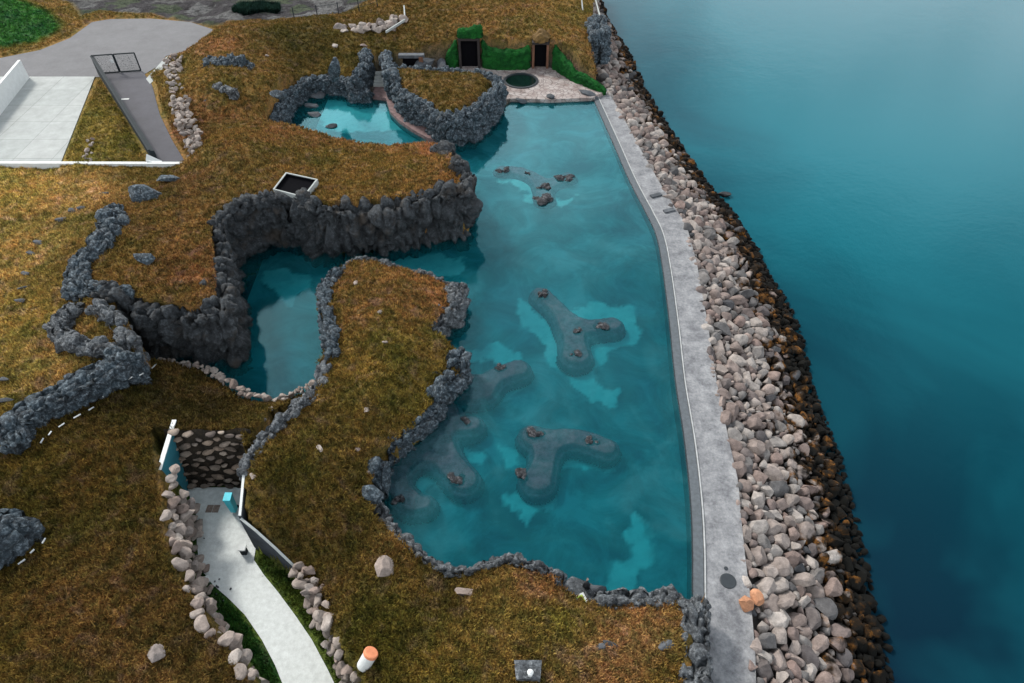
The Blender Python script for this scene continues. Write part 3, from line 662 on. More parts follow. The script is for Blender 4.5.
ind = set(vis[:300]); proto_n = 0
two_orange = [P(748, 603, .1), P(755, 598, .1)]
kinds = {0: 'angular granite boulder lying dry on the upper shore bank beside the walkway', 1: 'boulder lying halfway down the rocky shore bank', 2: 'dark weedy boulder low on the shore bank at the sea'}
groups = {0: 'boulders at the top of the shore bank', 1: 'boulders in the middle of the shore bank', 2: 'weedy boulders at the waterline'}
for c in vis[:300]:
    x, y, r = c; z = float(slope_z(np.array(x), np.array(y))); t = (x-float(Xo(y)))/(float(Xs(y))-float(Xo(y)))
    k = 0 if t < .42 else 1 if t < .72 else 2
    if any((x-q[0])**2+(y-q[1])**2 < .95 for q in two_orange): continue
    rock('shore_boulder', (x, y, z-.05+rr.uniform(-.12, .12)), r*1.46, kinds[k], 'boulder', 'rip', groups[k], rot=(rr.uniform(-.6, .6), rr.uniform(-.4, .8), rr.uniform(0, 6.28)))
rock('shore_boulder', P(747, 604, .25), .62, 'orange boulder at the walkway edge, the left and lower of the two orange ones', 'boulder', 'orange', rot=(.2, .1, .4), i=2)
rock('shore_boulder', P(757, 597, .25), .56, 'orange boulder at the walkway edge, the right and upper of the two orange ones', 'boulder', 'orange', rot=(.3, -.2, 1.9), i=5)
rest = [c for c in cand if c not in ind]
cos, fas = [], []; base = 0
for c in rest:
    x, y, r = c; v_, f_ = SML[rr.randrange(10)]; z = float(slope_z(np.array(x), np.array(y)))
    a, b, g = rr.uniform(-.6, .6), rr.uniform(-.4, .8), rr.uniform(0, 6.28)
    from mathutils import Euler
    Rm = np.array(Euler((a, b, g)).to_matrix())
    cos.append((v_*r*1.46)@Rm.T+np.array([x, y, z-.05+rr.uniform(-.12, .12)])); fas.append(f_+base); base += len(v_)
tag(mesh_np('shore_rubble', np.vstack(cos), np.vstack(fas), M['rip']), kind='stuff')
rock('sea_boulder', P(724, 195, SEA+.1), .9, 'dark rock sticking out of the sea just off the shore bank', 'boulder', 'wet', sz=(1.2, .8, .7))

# ------------------------------------------------------------------ water
def mat_water(name, body, tint, refl, ior, milk, bumps, vol=None, rough=.03):
    m, nt = mat(name)
    out = nt.nodes.new('ShaderNodeOutputMaterial')
    n1 = noise(nt, bumps[0], 4, .6); n2 = noise(nt, bumps[1], 3, .6)
    bn = N(nt, 'ShaderNodeBump', Strength=bumps[2], Distance=.12); nt.links.new(mth(nt, 'ADD', n1, mth(nt, 'MULTIPLY', n2, .5)), bn.inputs['Height'])
    fr = N(nt, 'ShaderNodeFresnel', IOR=ior); nt.links.new(bn.outputs[0], fr.inputs['Normal'])
    gl = N(nt, 'ShaderNodeBsdfGlossy', Roughness=rough); gl.inputs['Color'].default_value = (*refl, 1); nt.links.new(bn.outputs[0], gl.inputs['Normal'])
    df = N(nt, 'ShaderNodeBsdfDiffuse')
    if callable(body): nt.links.new(body(nt), df.inputs[0])
    else: df.inputs[0].default_value = (*body, 1)
    base = df
    if milk < 1:
        tr = N(nt, 'ShaderNodeBsdfTransparent'); tr.inputs[0].default_value = (*tint, 1)
        mx = N(nt, 'ShaderNodeMixShader'); mx.inputs[0].default_value = milk
        nt.links.new(tr.outputs[0], mx.inputs[1]); nt.links.new(df.outputs[0], mx.inputs[2]); base = mx
    if name == 'sea_water':
        lw = N(nt, 'ShaderNodeLayerWeight', Blend=.5); nt.links.new(ramp(nt, lw.outputs['Facing'], [(.28, (.04, .18, .24)), (.46, (.09, .34, .42)), (.72, (.42, .47, .50))]), gl.inputs['Color'])
    ms = N(nt, 'ShaderNodeMixShader'); nt.links.new(fr.outputs[0], ms.inputs[0]); nt.links.new(base.outputs[0], ms.inputs[1]); nt.links.new(gl.outputs[0], ms.inputs[2])
    nt.links.new(ms.outputs[0], out.inputs[0])
    if vol:
        va = N(nt, 'ShaderNodeVolumeAbsorption', Density=vol[1]); va.inputs['Color'].default_value = (*vol[0], 1); nt.links.new(va.outputs[0], out.inputs['Volume'])
    return m
def pool_body(nt):
    a = noise(nt, .13, 6, .62, 1.6)
    return ramp(nt, a, [(.36, (.002, .09, .125)), (.52, (.005, .14, .17)), (.64, (.03, .21, .25)), (.75, (.015, .17, .20))])  # pale wisps are cloud reflections painted into the water's body colour
def sea_body(nt):
    a = noise(nt, .035, 4, .55, .8)
    g = nt.nodes.new('ShaderNodeNewGeometry'); s = nt.nodes.new('ShaderNodeSeparateXYZ'); nt.links.new(g.outputs['Position'], s.inputs[0])
    # the sea bed falls away from the shore: murky shallows, turquoise shelf far off, deep blue close by
    shelf = N(nt, 'ShaderNodeMapRange'); shelf.inputs['From Min'].default_value = 16; shelf.inputs['From Max'].default_value = 75; nt.links.new(s.outputs['Y'], shelf.inputs['Value'])
    c = mixc(nt, shelf.outputs[0], (.0008, .010, .020), (.005, .080, .105))
    sh = N(nt, 'ShaderNodeMapRange'); sh.inputs['From Min'].default_value = 36; sh.inputs['From Max'].default_value = 22
    nt.links.new(mth(nt, 'ADD', s.outputs['X'], mth(nt, 'MULTIPLY', mth(nt, 'SUBTRACT', a, .5), 14)), sh.inputs['Value'])
    c = mixc(nt, mth(nt, 'MULTIPLY', sh.outputs[0], .6), c, (.004, .014, .026))
    return mixc(nt, ramp(nt, a, [(.4, (0, 0, 0)), (.65, (.5,)*3)]), c, (.006, .085, .11))
M['pool_water'] = mat_water('pool_water', pool_body, (.95, .98, .99), (.48, .90, 1.0), 1.34, .20, (1.0, 4.5, .06), ((.0, .74, .80), 1.1))
M['sea'] = mat_water('sea_water', sea_body, (0, 0, 0), (.22, .36, .40), 1.33, 1.0, (.35, 1.6, .28), rough=.08)
big = [(-.0, 0)]
v = [(-6, -300, SEA), (3000, -300, SEA), (3000, 4000, SEA), (-6, 4000, SEA)]
tag(mesh_np('sea', v, [[0, 1, 2, 3]], M['sea']), kind='structure')
# pool water sheet (just past the outline so it meets the rocks)
import mathutils
def polymesh(name, poly, z, m, kind=None, thick=0):
    vv = [Vector((p[0], p[1], 0)) for p in poly]
    tri = mathutils.geometry.tessellate_polygon([vv])
    tri = [list(t) for t in tri]
    fixed = []
    for t in tri:
        a, b, c = (vv[i] for i in t)
        if (b-a).cross(c-a).z < 0: t = t[::-1]
        fixed.append(t)
    o = mesh_np(name, [(p.x, p.y, z) for p in vv], fixed, m)
    if kind: tag(o, kind=kind)
    return o
def grow(poly, d):
    A = np.array([p[:2] for p in poly]); n = len(A); area = sum(A[i][0]*A[(i+1) % n][1]-A[(i+1) % n][0]*A[i][1] for i in range(n))
    s = 1 if area > 0 else -1; out = []
    for i in range(n):
        e1 = A[i]-A[i-1]; e2 = A[(i+1) % n]-A[i]; e1 /= np.linalg.norm(e1)+1e-9; e2 /= np.linalg.norm(e2)+1e-9
        nn = np.array([e1[1]+e2[1], -(e1[0]+e2[0])])*s; nn /= np.linalg.norm(nn)+1e-9; out.append(A[i]+nn*d)
    return out
E = smooth_path([p[:2] for p in pool[0:12]]+[P(693,700,0)[:2], P(694,800,0)[:2]], .6)
wat = [(q[0]+.05, q[1]) for q in E if q[1] > P(0,598,0)[1]]+[q[:2] for q in PL([(697,612),(600,612),(470,592),(400,562),(366,522),(366,480),(398,440),(428,392),(428,300),(345,292),(350,372),(300,402),(262,414),(200,392),(128,376),(128,344),(222,340),(222,240),(300,228),(440,226),(452,200),(448,166),(260,142),(262,100),(300,80),(372,82),(430,110),(480,85),(592,92)], 0)]
def water_body(name, poly, m):
    vv = [Vector((p[0], p[1], 0)) for p in poly]; tri = [list(t) for t in mathutils.geometry.tessellate_polygon([vv])]; n = len(vv); up = []; dn = []
    for t in tri:
        a, b, c = (vv[i] for i in t)
        if (b-a).cross(c-a).z < 0: t = t[::-1]
        up.append(t); dn.append([i+n for i in t[::-1]])
    ar = sum(vv[i].x*vv[(i+1) % n].y-vv[(i+1) % n].x*vv[i].y for i in range(n))
    sd = [[i, (i+1) % n, n+(i+1) % n, n+i] for i in range(n)]
    if ar > 0: sd = [q[::-1] for q in sd]
    return tag(mesh_np(name, [(p.x, p.y, 0) for p in vv]+[(p.x, p.y, -1.55) for p in vv], up+dn+sd, m), kind='structure')
water_body('pool_water', wat, M['pool_water'])
silt_px = [
 [(512,300),(530,304),(548,318),(566,312),(590,304),(615,306),(636,318),(640,335),(628,350),(606,356),(598,368),(606,382),(624,392),(614,404),(594,400),(570,386),(548,362),(546,348),(532,334),(516,318)],
 [(500,176),(512,170),(524,180),(536,196),(556,204),(580,200),(572,208),(545,210),(525,200),(508,190)],
 [(452,342),(475,350),(500,348),(522,360),(515,368),(490,366),(462,362)],
 [(478,398),(500,388),(518,386),(516,396),(498,404),(480,404)],
 [(500,444),(512,448),(524,456),(524,468),(512,474),(504,462)],
 [(512,495),(535,490),(556,492),(552,508),(534,516),(524,532),(518,518),(508,506)],
 [(546,456),(570,448),(590,456),(612,462),(606,470),(588,466),(584,480),(570,470),(552,474)],
 [(634,514),(648,518),(650,540),(656,554),(645,564),(640,578),(632,592),(618,588),(598,572),(600,562),(624,560),(626,540)],
 [(404,472),(422,466),(440,474),(442,486),(426,487),(418,498),(408,487)],
 [(454,436),(470,440),(476,452),(492,458),(486,474),(474,466),(458,456)],
 [(264,276),(282,268),(304,280),(312,292),(300,300),(292,312),(280,300),(266,292)],
 [(376,266),(410,256),(470,262),(440,280),(400,278)],
 [(300,118),(316,104),(340,98),(372,106),(400,124),(415,134),(340,136),(310,126)]]
Xf, Yf = np.meshgrid(np.arange(-24, 18, .2), np.arange(15, 90, .2)); qf = np.c_[Xf.ravel(), Yf.ravel()]; sv = np.zeros(len(qf))
wob = np.stack([fbm(np.c_[qf*.55, np.zeros(len(qf))], 4, 61), fbm(np.c_[qf*.55, np.zeros(len(qf))], 4, 62)], 1)*1.5
qw = qf+wob; fine_ = fbm(np.c_[qf*1.6, np.zeros(len(qf))], 4, 63)*.5
for px in silt_px:
    pl = smooth_path([P(a, b, -1.3)[:2] for a, b in px], .5, True); lo = pl.min(0)-3; hi = pl.max(0)+3
    m = ((qf > lo) & (qf < hi)).all(1); e = segdist(qw[m], pl)*np.where(inside(qw[m], pl), 1, -1)+fine_[m]
    sv[m] = np.maximum(sv[m], sstep((e+.15)/.45))
keep = (inside(qf, wat) | (segdist(qf, wat) < .5)).reshape(Xf.shape); keep = keep[:-1, :-1] & keep[1:, 1:] & keep[1:, :-1] & keep[:-1, 1:]
ix = np.arange(len(qf)).reshape(Xf.shape); F_ = np.stack([ix[:-1, :-1][keep], ix[:-1, 1:][keep], ix[1:, 1:][keep], ix[1:, :-1][keep]], 1)
u_, iv = np.unique(F_, return_inverse=True)
m_, nt_ = mat('pool_floor'); a_ = noise(nt_, .22, 6, .65, .8); at_ = nt_.nodes.new('ShaderNodeAttribute'); at_.attribute_name = 'silt'
fcx = mixc(nt_, mth(nt_, 'MULTIPLY', at_.outputs['Fac'], mth(nt_, 'ADD', noise(nt_, 1.5, 4, .6), .45)), ramp(nt_, a_, [(.38, (.08, .15, .165)), (.5, (.15, .26, .27)), (.62, (.30, .43, .44))]), (.85, .85, .78))
finish(m_, nt_, fcx, .9)
tag(mesh_np('pool_floor', np.c_[qf, -1.42+.75*sstep((qf[:, 1]-30)/38)][u_], iv.reshape(F_.shape), m_, attrs={'silt': sv[u_]}), kind='structure')
# sunken benches: raised, stepped stone seats with rocks set into them
M['bench'] = mat_plain('bench_stone', (.12, .078, .10), .8, .6, 2.2, bs=.8)
def bench(lines, label):
    zt = -.10
    L = [([P(a, b, -.4)[:2] for a, b, r in ln], [r for *_, r in ln]) for ln in lines]
    allp = np.vstack([np.array(p) for p, _ in L]); lo = allp.min(0)-2.6; hi = allp.max(0)+2.6
    r_ = .09; X, Y = np.meshgrid(np.arange(lo[0], hi[0], r_), np.arange(lo[1], hi[1], r_)); q = np.c_[X.ravel(), Y.ravel()]
    e = np.full(len(q), 1e9)
    for p, rad in L:
        p = smooth_path(np.c_[np.array(p), np.array(rad)[:, None]], .3)
        d, T = segdist(q, p, False, True); rr_ = np.interp(T, range(len(p)), p[:, 2])*.80
        e = -np.log(np.exp(-np.clip((d-rr_)/.35, -30, 30))+np.exp(-np.clip(e/.35, -30, 30)))*.35
    z = np.where(e < 0, zt, zt); z = zt-.40*sstep(e/.22)-.70*sstep((e-.38)/.24)
    z = z+fbm(np.c_[q*1.8, np.zeros(len(q))], 4, 8)*.12-.03
    ok = (e < .66).reshape(X.shape); idx = np.arange(len(q)).reshape(X.shape)
    k = ok[:-1, :-1] & ok[1:, :-1] & ok[:-1, 1:] & ok[1:, 1:]
    F_ = np.stack([idx[:-1, :-1][k], idx[:-1, 1:][k], idx[1:, 1:][k], idx[1:, :-1][k]], 1)
    u, inv = np.unique(F_, return_inverse=True); F_ = inv.reshape(F_.shape)
    return tag(mesh_np('sunken_bench', np.c_[q, z][u], F_, M['bench'], smooth=True), label, 'bench')
bench([[(541,294,.75),(556,308,.7),(572,326,.8)], [(572,326,.8),(590,327,.75),(612,325,.85)], [(572,326,.8),(574,340,.9),(576,355,1.25)]], 'three-armed sunken stone bench in the middle of the lagoon on a pale patch')
bench([[(502,171,.8),(522,173,.8),(540,183,.8),(545,200,1.0)], [(545,186,.8),(568,178,.9)]], 'sunken stone bench farthest up the lagoon with four dark rocks showing')
bench([[(462,386,1.2),(484,384,1.0),(498,376,.8),(518,369,.9)], [(465,392,1.2),(484,393,.7)]], 'short sunken bench jutting from the headland of the middle mound')
bench([[(533,436,.9),(545,444,.8),(544,462,.8),(538,480,1.1)], [(545,444,.8),(568,438,.75),(590,442,.8),(606,448,.75)]], 'hook-shaped sunken stone bench nearest the walkway side of the lagoon')
bench([[(444,412,.9),(452,424,.7),(472,425,.7)], [(444,414,1.0),(436,436,1.1),(446,458,1.0),(464,480,1.0)], [(440,452,.8),(416,456,.7),(400,470,.7),(398,488,.8),(412,502,.8),(424,504,.5)]], 'large branching sunken bench reaching out from the rocky shore of the middle mound')
bl = 'wet black rock set in the end of a sunken bench'
for a, b, r, sx, lab in [(545,294,.62,1.5,'wet black rock on the far arm of the three-armed bench'),(578,330,.38,1.0,'small wet rock where the arms of the three-armed bench meet'),(601,325,.55,1.6,'long wet black rock on the right arm of the three-armed bench'),(575,353,.42,1.3,'small brownish rock on the rounded near end of the three-armed bench'),
 (502,171,.75,1.3,'pale speckled wet rock at the left end of the farthest bench'),(528,173,.38,1,'tiny dark rock on the farthest bench beside the pale speckled one'),(567,178,.85,1.7,'long flat black rock at the right end of the farthest bench'),(543,187,.72,1.1,'round black rock in the middle of the farthest bench'),(544,200,.95,1.2,'big black rock at the near end of the farthest bench'),
 (502,367,.5,1.4,'low wet rock near the tip of the short bench by the headland'),(535,433,.6,1.5,'dark rock at the far left tip of the hook-shaped bench'),(592,440,.45,1.4,'dark rock on the right arm of the hook-shaped bench'),(527,473,.55,1.6,'reddish black rock at the near left tip of the hook-shaped bench'),
 (456,478,.55,1.3,'pale-topped rock near the outer tip of the branching bench'),(464,420,.42,1.2,'small rock on the upper stub of the branching bench'),(399,500,.42,1.1,'small dark rock on the curled arm of the branching bench')]:
    q = P(a, b, .0); cs, fs_, bb = [], [], 0
    for _k in range(6):
        v_, f_ = SML[random.randrange(10)]; g_ = random.uniform(.38, .7)*r*1.4; ang = random.uniform(0, 6.28); ca, sa = math.cos(ang), math.sin(ang)
        v2 = v_*g_; v2 = np.c_[v2[:, 0]*ca-v2[:, 1]*sa, v2[:, 0]*sa+v2[:, 1]*ca, v2[:, 2]*.8]
        cs.append(v2+np.array([random.uniform(-.6, .6)*r*sx, random.uniform(-.4, .4)*r, random.uniform(-.15, .02)])); fs_.append(f_+bb); bb += len(v_)
    o = mesh_np('bench_rock', np.vstack(cs), np.vstack(fs_), M['benchrock']); o.location = q; tag(o, lab, 'rock')
for a, b, r, lab in [(318,96,1.35,'big dark rock standing in the far corner of the upper left pool'),(312,105.5,.85,'low dark rock in the upper left pool below the biggest one'),(315,115,1.0,'dark rounded rock alone in the middle left of the upper pool'),(330,126,.8,'dark rock touching the near turf edge of the upper left pool')]:
    rock('pool_rock', P(a, b, .05), r, lab, 'rock', 'darkstone', sz=(1.15, .85, .7), rot=(0, 0, random.uniform(-.3, .3)))

# ------------------------------------------------------------------ walkway along the lagoon
E = smooth_path([p[:2] for p in pool[0:12]]+[P(693,700,0)[:2], P(694,800,0)[:2]], .6)
def offset(line, d):
    T = np.gradient(line, axis=0); T /= np.linalg.norm(T, axis=1)[:, None]; nn = np.stack([-T[:, 1], T[:, 0]], 1)
    if nn[:, 0].mean() < 0: nn = -nn
    return line+nn*d
def strip(name, d0, d1, z0, z1, m, i0=0, i1=None, label=None, cat=None):
    a = offset(E, d0)[i0:i1]; b = offset(E, d1)[i0:i1]; n = len(a)
    co = np.vstack([np.c_[a, np.full(n, z0)], np.c_[a, np.full(n, z1)], np.c_[b, np.full(n, z1)], np.c_[b, np.full(n, z0)]])
    F_ = []
    for i in range(n-1):
        for r0, r1 in ((0, 1), (1, 2), (2, 3)):
            F_.append([r0*n+i, r0*n+i+1, r1*n+i+1, r1*n+i])
    F_.append([0, n, 2*n, 3*n]); F_.append([n-1, 4*n-1, 3*n-1, 2*n-1])
    o = mesh_np(name, co, F_, m)
    return tag(o, label, cat) if label else tag(o, kind='structure')
iend = int(np.argmin(np.abs(E[:, 1]-P(707, 636, 0)[1])))
M['kerb'] = mat_plain('dull_kerb', (.27, .28, .285), .9, .2, 2)
M['gutter'] = mat_plain('dark_gutter', (.02, .025, .03), .5, .2, 3)
M['coping'] = mat_plain('grey_coping', (0.07, 0.0805, 0.091), .85, .25, 4)
strip('gutter', 0.0, .14, -1.4, -.02, M['gutter'])
strip('pool_coping', .14, .76, -1.4, .05, M['coping'], label='dark grey stone coping along the straight outer rim of the lagoon', cat='coping')
strip('kerb', .80, .90, -1, .08, M['kerb'], 0, iend, 'thin white kerb between the lagoon coping and the walkway', 'kerb')
m_, nt_ = mat('walkway_stone')
n1 = noise(nt_, .8, 6, .75); n2 = noise(nt_, 5, 5, .7)
c = mixc(nt_, ramp(nt_, n1, [(.35, (0, 0, 0)), (.65, (1, 1, 1))]), (.085, .088, .098), (.21, .215, .225))
c = hsv(nt_, c, .5, 1, ramp(nt_, n2, [(.3, (.75,)*3), (.7, (1.25,)*3)]))
M['walk'] = finish(m_, nt_, c, .85, n2, .3, .03)
inn = offset(E, .93); Ya = np.array(E[:, 1])
co = []; n = 0
for i in range(len(E)):
    x0, y0 = inn[i]; x1 = float(Xo(y0))+.35
    x1 = max(x1, x0+.6)
    for k in range(5): t = k/4; co.append((x0+(x1-x0)*t, y0, .0))
    n += 1
idx = np.arange(n*5).reshape(n, 5)
fc = np.stack([idx[:-1, :-1].ravel(), idx[:-1, 1:].ravel(), idx[1:, 1:].ravel(), idx[1:, :-1].ravel()], 1)
co = np.array(co); skirt = co.reshape(n, 5, 3)[:, 4].copy(); skirt[:, 2] = -1.2; base = len(co); co = np.vstack([co, skirt])
fs = np.array([[idx[i, 4], idx[i+1, 4], base+i+1, base+i] for i in range(n-1)]); fc = np.vstack([fc, fs])
tag(mesh_np('walkway', co, fc, M['walk']), kind='structure')
# end wedge near the deck
v, f = prism([P(592,97,0)[:2], P(612,99,0)[:2], P(608,90,0)[:2], P(600,84,0)[:2], P(597,91,0)[:2]], -1, .03); tag(mesh_np('walkway_end', v, f, M['walk']), kind='structure')
# dark manhole cover on the walkway
q = P(728, 581, .0); mb = MB(); mb.lathe((q[0], q[1], .004), [(.50, 0), (.50, .02), (.46, .035), (.0, .035)], 28); tag(mb.build('manhole_cover', M['gutter']), 'round dark manhole cover on the grey walkway', 'manhole cover')
q = P(726, 568.5, 0); mb = MB(); mb.lathe((q[0], q[1], .004), [(.13, 0), (.13, .02), (.0, .025)], 16); tag(mb.build('drain_cover', M['gutter']), 'small dark drain cap just beyond the manhole cover on the walkway', 'drain cover')
for a, b, lab in ((656,196,'flat dark slab lying at the outer edge of the far walkway, the farther one'),(669,211,'flat dark slab lying at the outer edge of the far walkway, the nearer one')):
    q = P(a, b, 0); mb = MB(); mb.box((q[0], q[1], .08), (1.2, .5, .16), .4); tag(mb.build('stone_slab', M['darkstone']), lab, 'stone slab')

# ------------------------------------------------------------------ deck, hot tub, ledge
m_, nt_ = mat('deck_paving')
br = N(nt_, 'ShaderNodeTexVoronoi', Scale=1.6); br.feature = 'DISTANCE_TO_EDGE'
nt_.links.new(nt_.nodes.new('ShaderNodeNewGeometry').outputs['Position'], br.inputs['Vector'])
c = mixc(nt_, ramp(nt_, br.outputs['Distance'], [(0, (0, 0, 0)), (.08, (1, 1, 1))]), (.08, .065, .06), ramp(nt_, noise(nt_, .8, 4), [(.35, (.17, .13, .12)), (.6, (.29, .26, .25))]))
M['deckstone'] = finish(m_, nt_, c, .85)
dk = PL([(497,92),(503,98.5),(540,99.5),(592,97.5),(603,91),(580,80),(565,72),(548,68),(500,67),(470,66),(436,66),(410,69),(392,66),(384,68),(470,72),(490,80)], .45)
dk = PL([(480,100),(512,98.5),(550,99.5),(592,97.5),(604,92),(580,80),(565,72),(548,67),(500,66),(470,66),(436,66),(436,80)], .45)
v, f = prism(dk, -1.4, .45); tag(mesh_np('deck', v, f, M['deckstone']), kind='structure')
q = P(521, 81, .45); tub = empty('hot_tub', (q[0], q[1], .45)); tag(tub, 'round dark hot tub sunk into the pale stone deck', 'hot tub')
def ringmesh(r0, r1, z0, z1, n=40):
    mb = MB(); v = []; 
    for r, z in ((r1, z0), (r1, z1), (r0, z1), (r0, z0)):
        v += [(r*math.cos(2*math.pi*i/n), r*math.sin(2*math.pi*i/n), z) for i in range(n)]
    f = [[j*n+i, j*n+(i+1) % n, ((j+1) % 4)*n+(i+1) % n, ((j+1) % 4)*n+i] for j in range(4) for i in range(n)]
    mb.add(v, f); return mb
ringmesh(2.0, 2.3, 0, .12).build('rim', M['gutter'], tub)
mb = MB(); mb.lathe((0, 0, 0), [(2.0, .01), (0, .012)], 40)
wt, nt_ = mat('tub_water'); finish(wt, nt_, (.003, .010, .009), .08, spec=.25)
mb.build('water', wt, tub)
# pink stone ledge path beside the upper pool, and steps
v, f = prism(PL([(372,97),(386,99),(390,112),(399,121),(412,130),(428,139),(438,140),(432,128),(412,112),(402,100),(396,88),(388,84),(376,84)], .3), -1.4, .42)
tag(mesh_np('ledge_path', v, f, M['pink']), kind='structure')
st = empty('steps', P(380, 80, 0)); tag(st, 'pale stone steps in the narrow gap between two dark rock walls', 'steps')
b0 = Vector(P(380, 86, .45)); 
for k in range(4):
    mb = MB(); mb.box((0, .2+k*.75-0.0, .55+k*.16), (1.7, .76, .3+.0)); o = mb.build('step', M['concrete'], st)
st.location = (b0.x, b0.y, 0)
# hut-like dark opening with brown stone jamb
hq = P(412, 72, .6); hut = empty('rock_shelter', (hq[0], hq[1], .45)); tag(hut, 'small rock shelter with a black opening and rusty brown jamb behind the turf islet', 'shelter')
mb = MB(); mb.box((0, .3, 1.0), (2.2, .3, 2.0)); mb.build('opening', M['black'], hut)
mb = MB(); mb.box((1.35, .1, 1.1), (.55, .6, 2.2), .1); mb.build('jamb', M['brown'], hut)
mb = MB(); mb.box((.1, .35, 2.2), (3.4, .8, .4)); mb.build('lintel', M['darkstone'], hut)
rock('rock_block', P(425, 66, 1.2), 2.0, 'brown grey rock block right of the small rock shelter', 'rock block', 'darkstone', sz=(1, .8, 1.0))
rock('rock_block', P(441, 66, .8), 1.3, 'blue grey rock at the left foot of the green turf wall', 'rock block', 'darkstone', sz=(1.2, .8, .9))
for a, b, r, lab in ((550,96,1.0,'grey rock on the front edge of the stone deck'),(588,94,1.3,'large grey rock at the corner of the deck and walkway'),(520,100,.8,'low dark rock under the front edge of the deck')):
    rock('rock_block', P(a, b, .4), r, lab, 'rock block', 'darkstone', sz=(1.2, .8, .6))

# green turf wall with two doorways
def mat_green():
    m, nt = mat('green_turf'); n1 = noise(nt, 1.2, 4); n2 = noise(nt, 9, 3, .7)
    c = mixc(nt, ramp(nt, n1, [(.35, (0, 0, 0)), (.65, (1, 1, 1))]), (.006, .050, .012), (.012, .10, .018))
    c = hsv(nt, c, .5, 1, ramp(nt, n2, [(.3, (.5,)*3), (.7, (1.3,)*3)])); return finish(m, nt, c, .95, n2, 1, .2, .1)
M['green'] = mat_green()
def gt(pts, w, label, seed, **kw):
    return tag(ribbon('turf_wall', W(pts), w, M['green'], side=0, cell=.5, amp=.12, crack=.03, seed=seed, res=.2, **kw), label, 'turf wall')
gt([(446,66,.45,2.0,.2),(454,66.5,.45,3.4,.2),(459,66.5,.45,4.4,.2)], 1.3, 'green turf wall stub left of the left doorway', 31)
gt([(482,67,.45,4.9,.2),(487,67,.45,3.4,.2),(498,68,.45,2.9,.2),(512,68,.45,2.9,.2),(524,68,.45,3.2,.2),(530,68,.45,3.7,.2)], 1.3, 'long bright green turf wall between the two dark doorways', 32)
gt([(552,68,.45,3.9,.2),(557,69,.45,3.2,.2),(563,73,.45,2.6,.2),(572,79,.45,2.0,.2),(584,84,.45,1.6,.2),(596,89,.45,1.3,.2),(606,93,.3,1.0,.0)], 1.0, 'curving green turf wall dropping right from the right doorway towards the sea', 33)
def doorway(px, w, h, label, arch):
    q = P(px, 67, .45); e = empty('doorway', (q[0], q[1], .45)); tag(e, label, 'doorway')
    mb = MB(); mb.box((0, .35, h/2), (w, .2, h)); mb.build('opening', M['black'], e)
    for s in (-1, 1):
        mb = MB(); mb.box((s*(w/2+.16), .0, h/2), (.3, 1.0, h)); mb.build('post', M['wood'] if not arch else M['brown'], e)
    mb = MB(); mb.box((0, 0, h+.15), (w+.7, 1.1, .3)); mb.build('lintel', M['wood'], e)
    return e, q
d1, q1 = doorway(470, 2.2, 3.7, 'left dark wooden doorway framed by green turf behind the stone deck', False)
d2, q2 = doorway(540, 1.6, 3.2, 'right dark doorway under a brown turf hood behind the stone deck', True)
o = ribbon('turf_hood', [(-1.6, 0, 5.0, 4.02), (0, 0, 5.3, 4.02), (1.9, 0, 5.6, 4.02)], 1.3, M['green'], cell=.5, amp=.12, crack=.03, seed=34, res=.2, parent=d1); 
gm = mat_plain('dry_turf', (.10, .06, .02), .95, .4, 2.5)
o = ribbon('turf_hood', [(-1.2, .3, 4.1, 3.52), (0, .3, 4.9, 3.52), (1.2, .3, 4.1, 3.52)], 2.4, gm, cell=.5, amp=.15, crack=.03, seed=35, res=.2, parent=d2)

# ------------------------------------------------------------------ north-west: road, slab, gate
def sheet(name, poly, z, m, kind='structure'): return polymesh(name, poly, z, m, kind)
sheet('road', road_p, 3.0, M['asphalt'])
v, f = prism(slab_p, 2.6, 3.06); apm, nt_ = mat('apron_concrete'); bk_ = N(nt_, 'ShaderNodeTexBrick', Scale=.25); bk_.offset = 0; bk_.inputs['Mortar Size'].default_value = .006; bk_.inputs['Brick Width'].default_value = 1.0; bk_.inputs['Row Height'].default_value = 1.0
nt_.links.new(nt_.nodes.new('ShaderNodeNewGeometry').outputs['Position'], bk_.inputs['Vector'])
for k_, c_ in (('Color1', (.27, .29, .285, 1)), ('Color2', (.30, .315, .31, 1)), ('Mortar', (.14, .15, .15, 1))): bk_.inputs[k_].default_value = c_
finish(apm, nt_, hsv(nt_, bk_.outputs['Color'], .5, 1, ramp(nt_, noise(nt_, .9, 6, .7), [(.3, (.8,)*3), (.7, (1.1,)*3)])), .9)
tag(mesh_np('concrete_apron', v, f, apm), kind='structure')
sheet('ramp', ramp_p, 3.02, M['asphalt_dark'])
v, f = prism(PL([(146,79),(163,60),(168,56),(171,60),(160,75),(150,84)], 3.03), 2.8, 3.05); tag(mesh_np('footpath', v, f, M['concrete']), kind='structure')
# retaining wall on the apron
a = P(28, 77, 3.0); b = P(-40, 185, 3.0)
a = P(27, 78, 3.06); b = P(-30, 150, 3.06)
A2 = (a[0], a[1]); B2 = (b[0], b[1])
dx, dy = B2[0]-A2[0], B2[1]-A2[1]; Ln = math.hypot(dx, dy); nxv, nyv = -dy/Ln*.3, dx/Ln*.3
v, f = prism([A2, B2, (B2[0]+nxv, B2[1]+nyv), (A2[0]+nxv, A2[1]+nyv)], 3.06, [5.3, 5.3, 5.3, 5.3])
tag(mesh_np('retaining_wall', v, f, M['white']), 'white concrete wall slanting across the pale apron at top left', 'retaining wall')
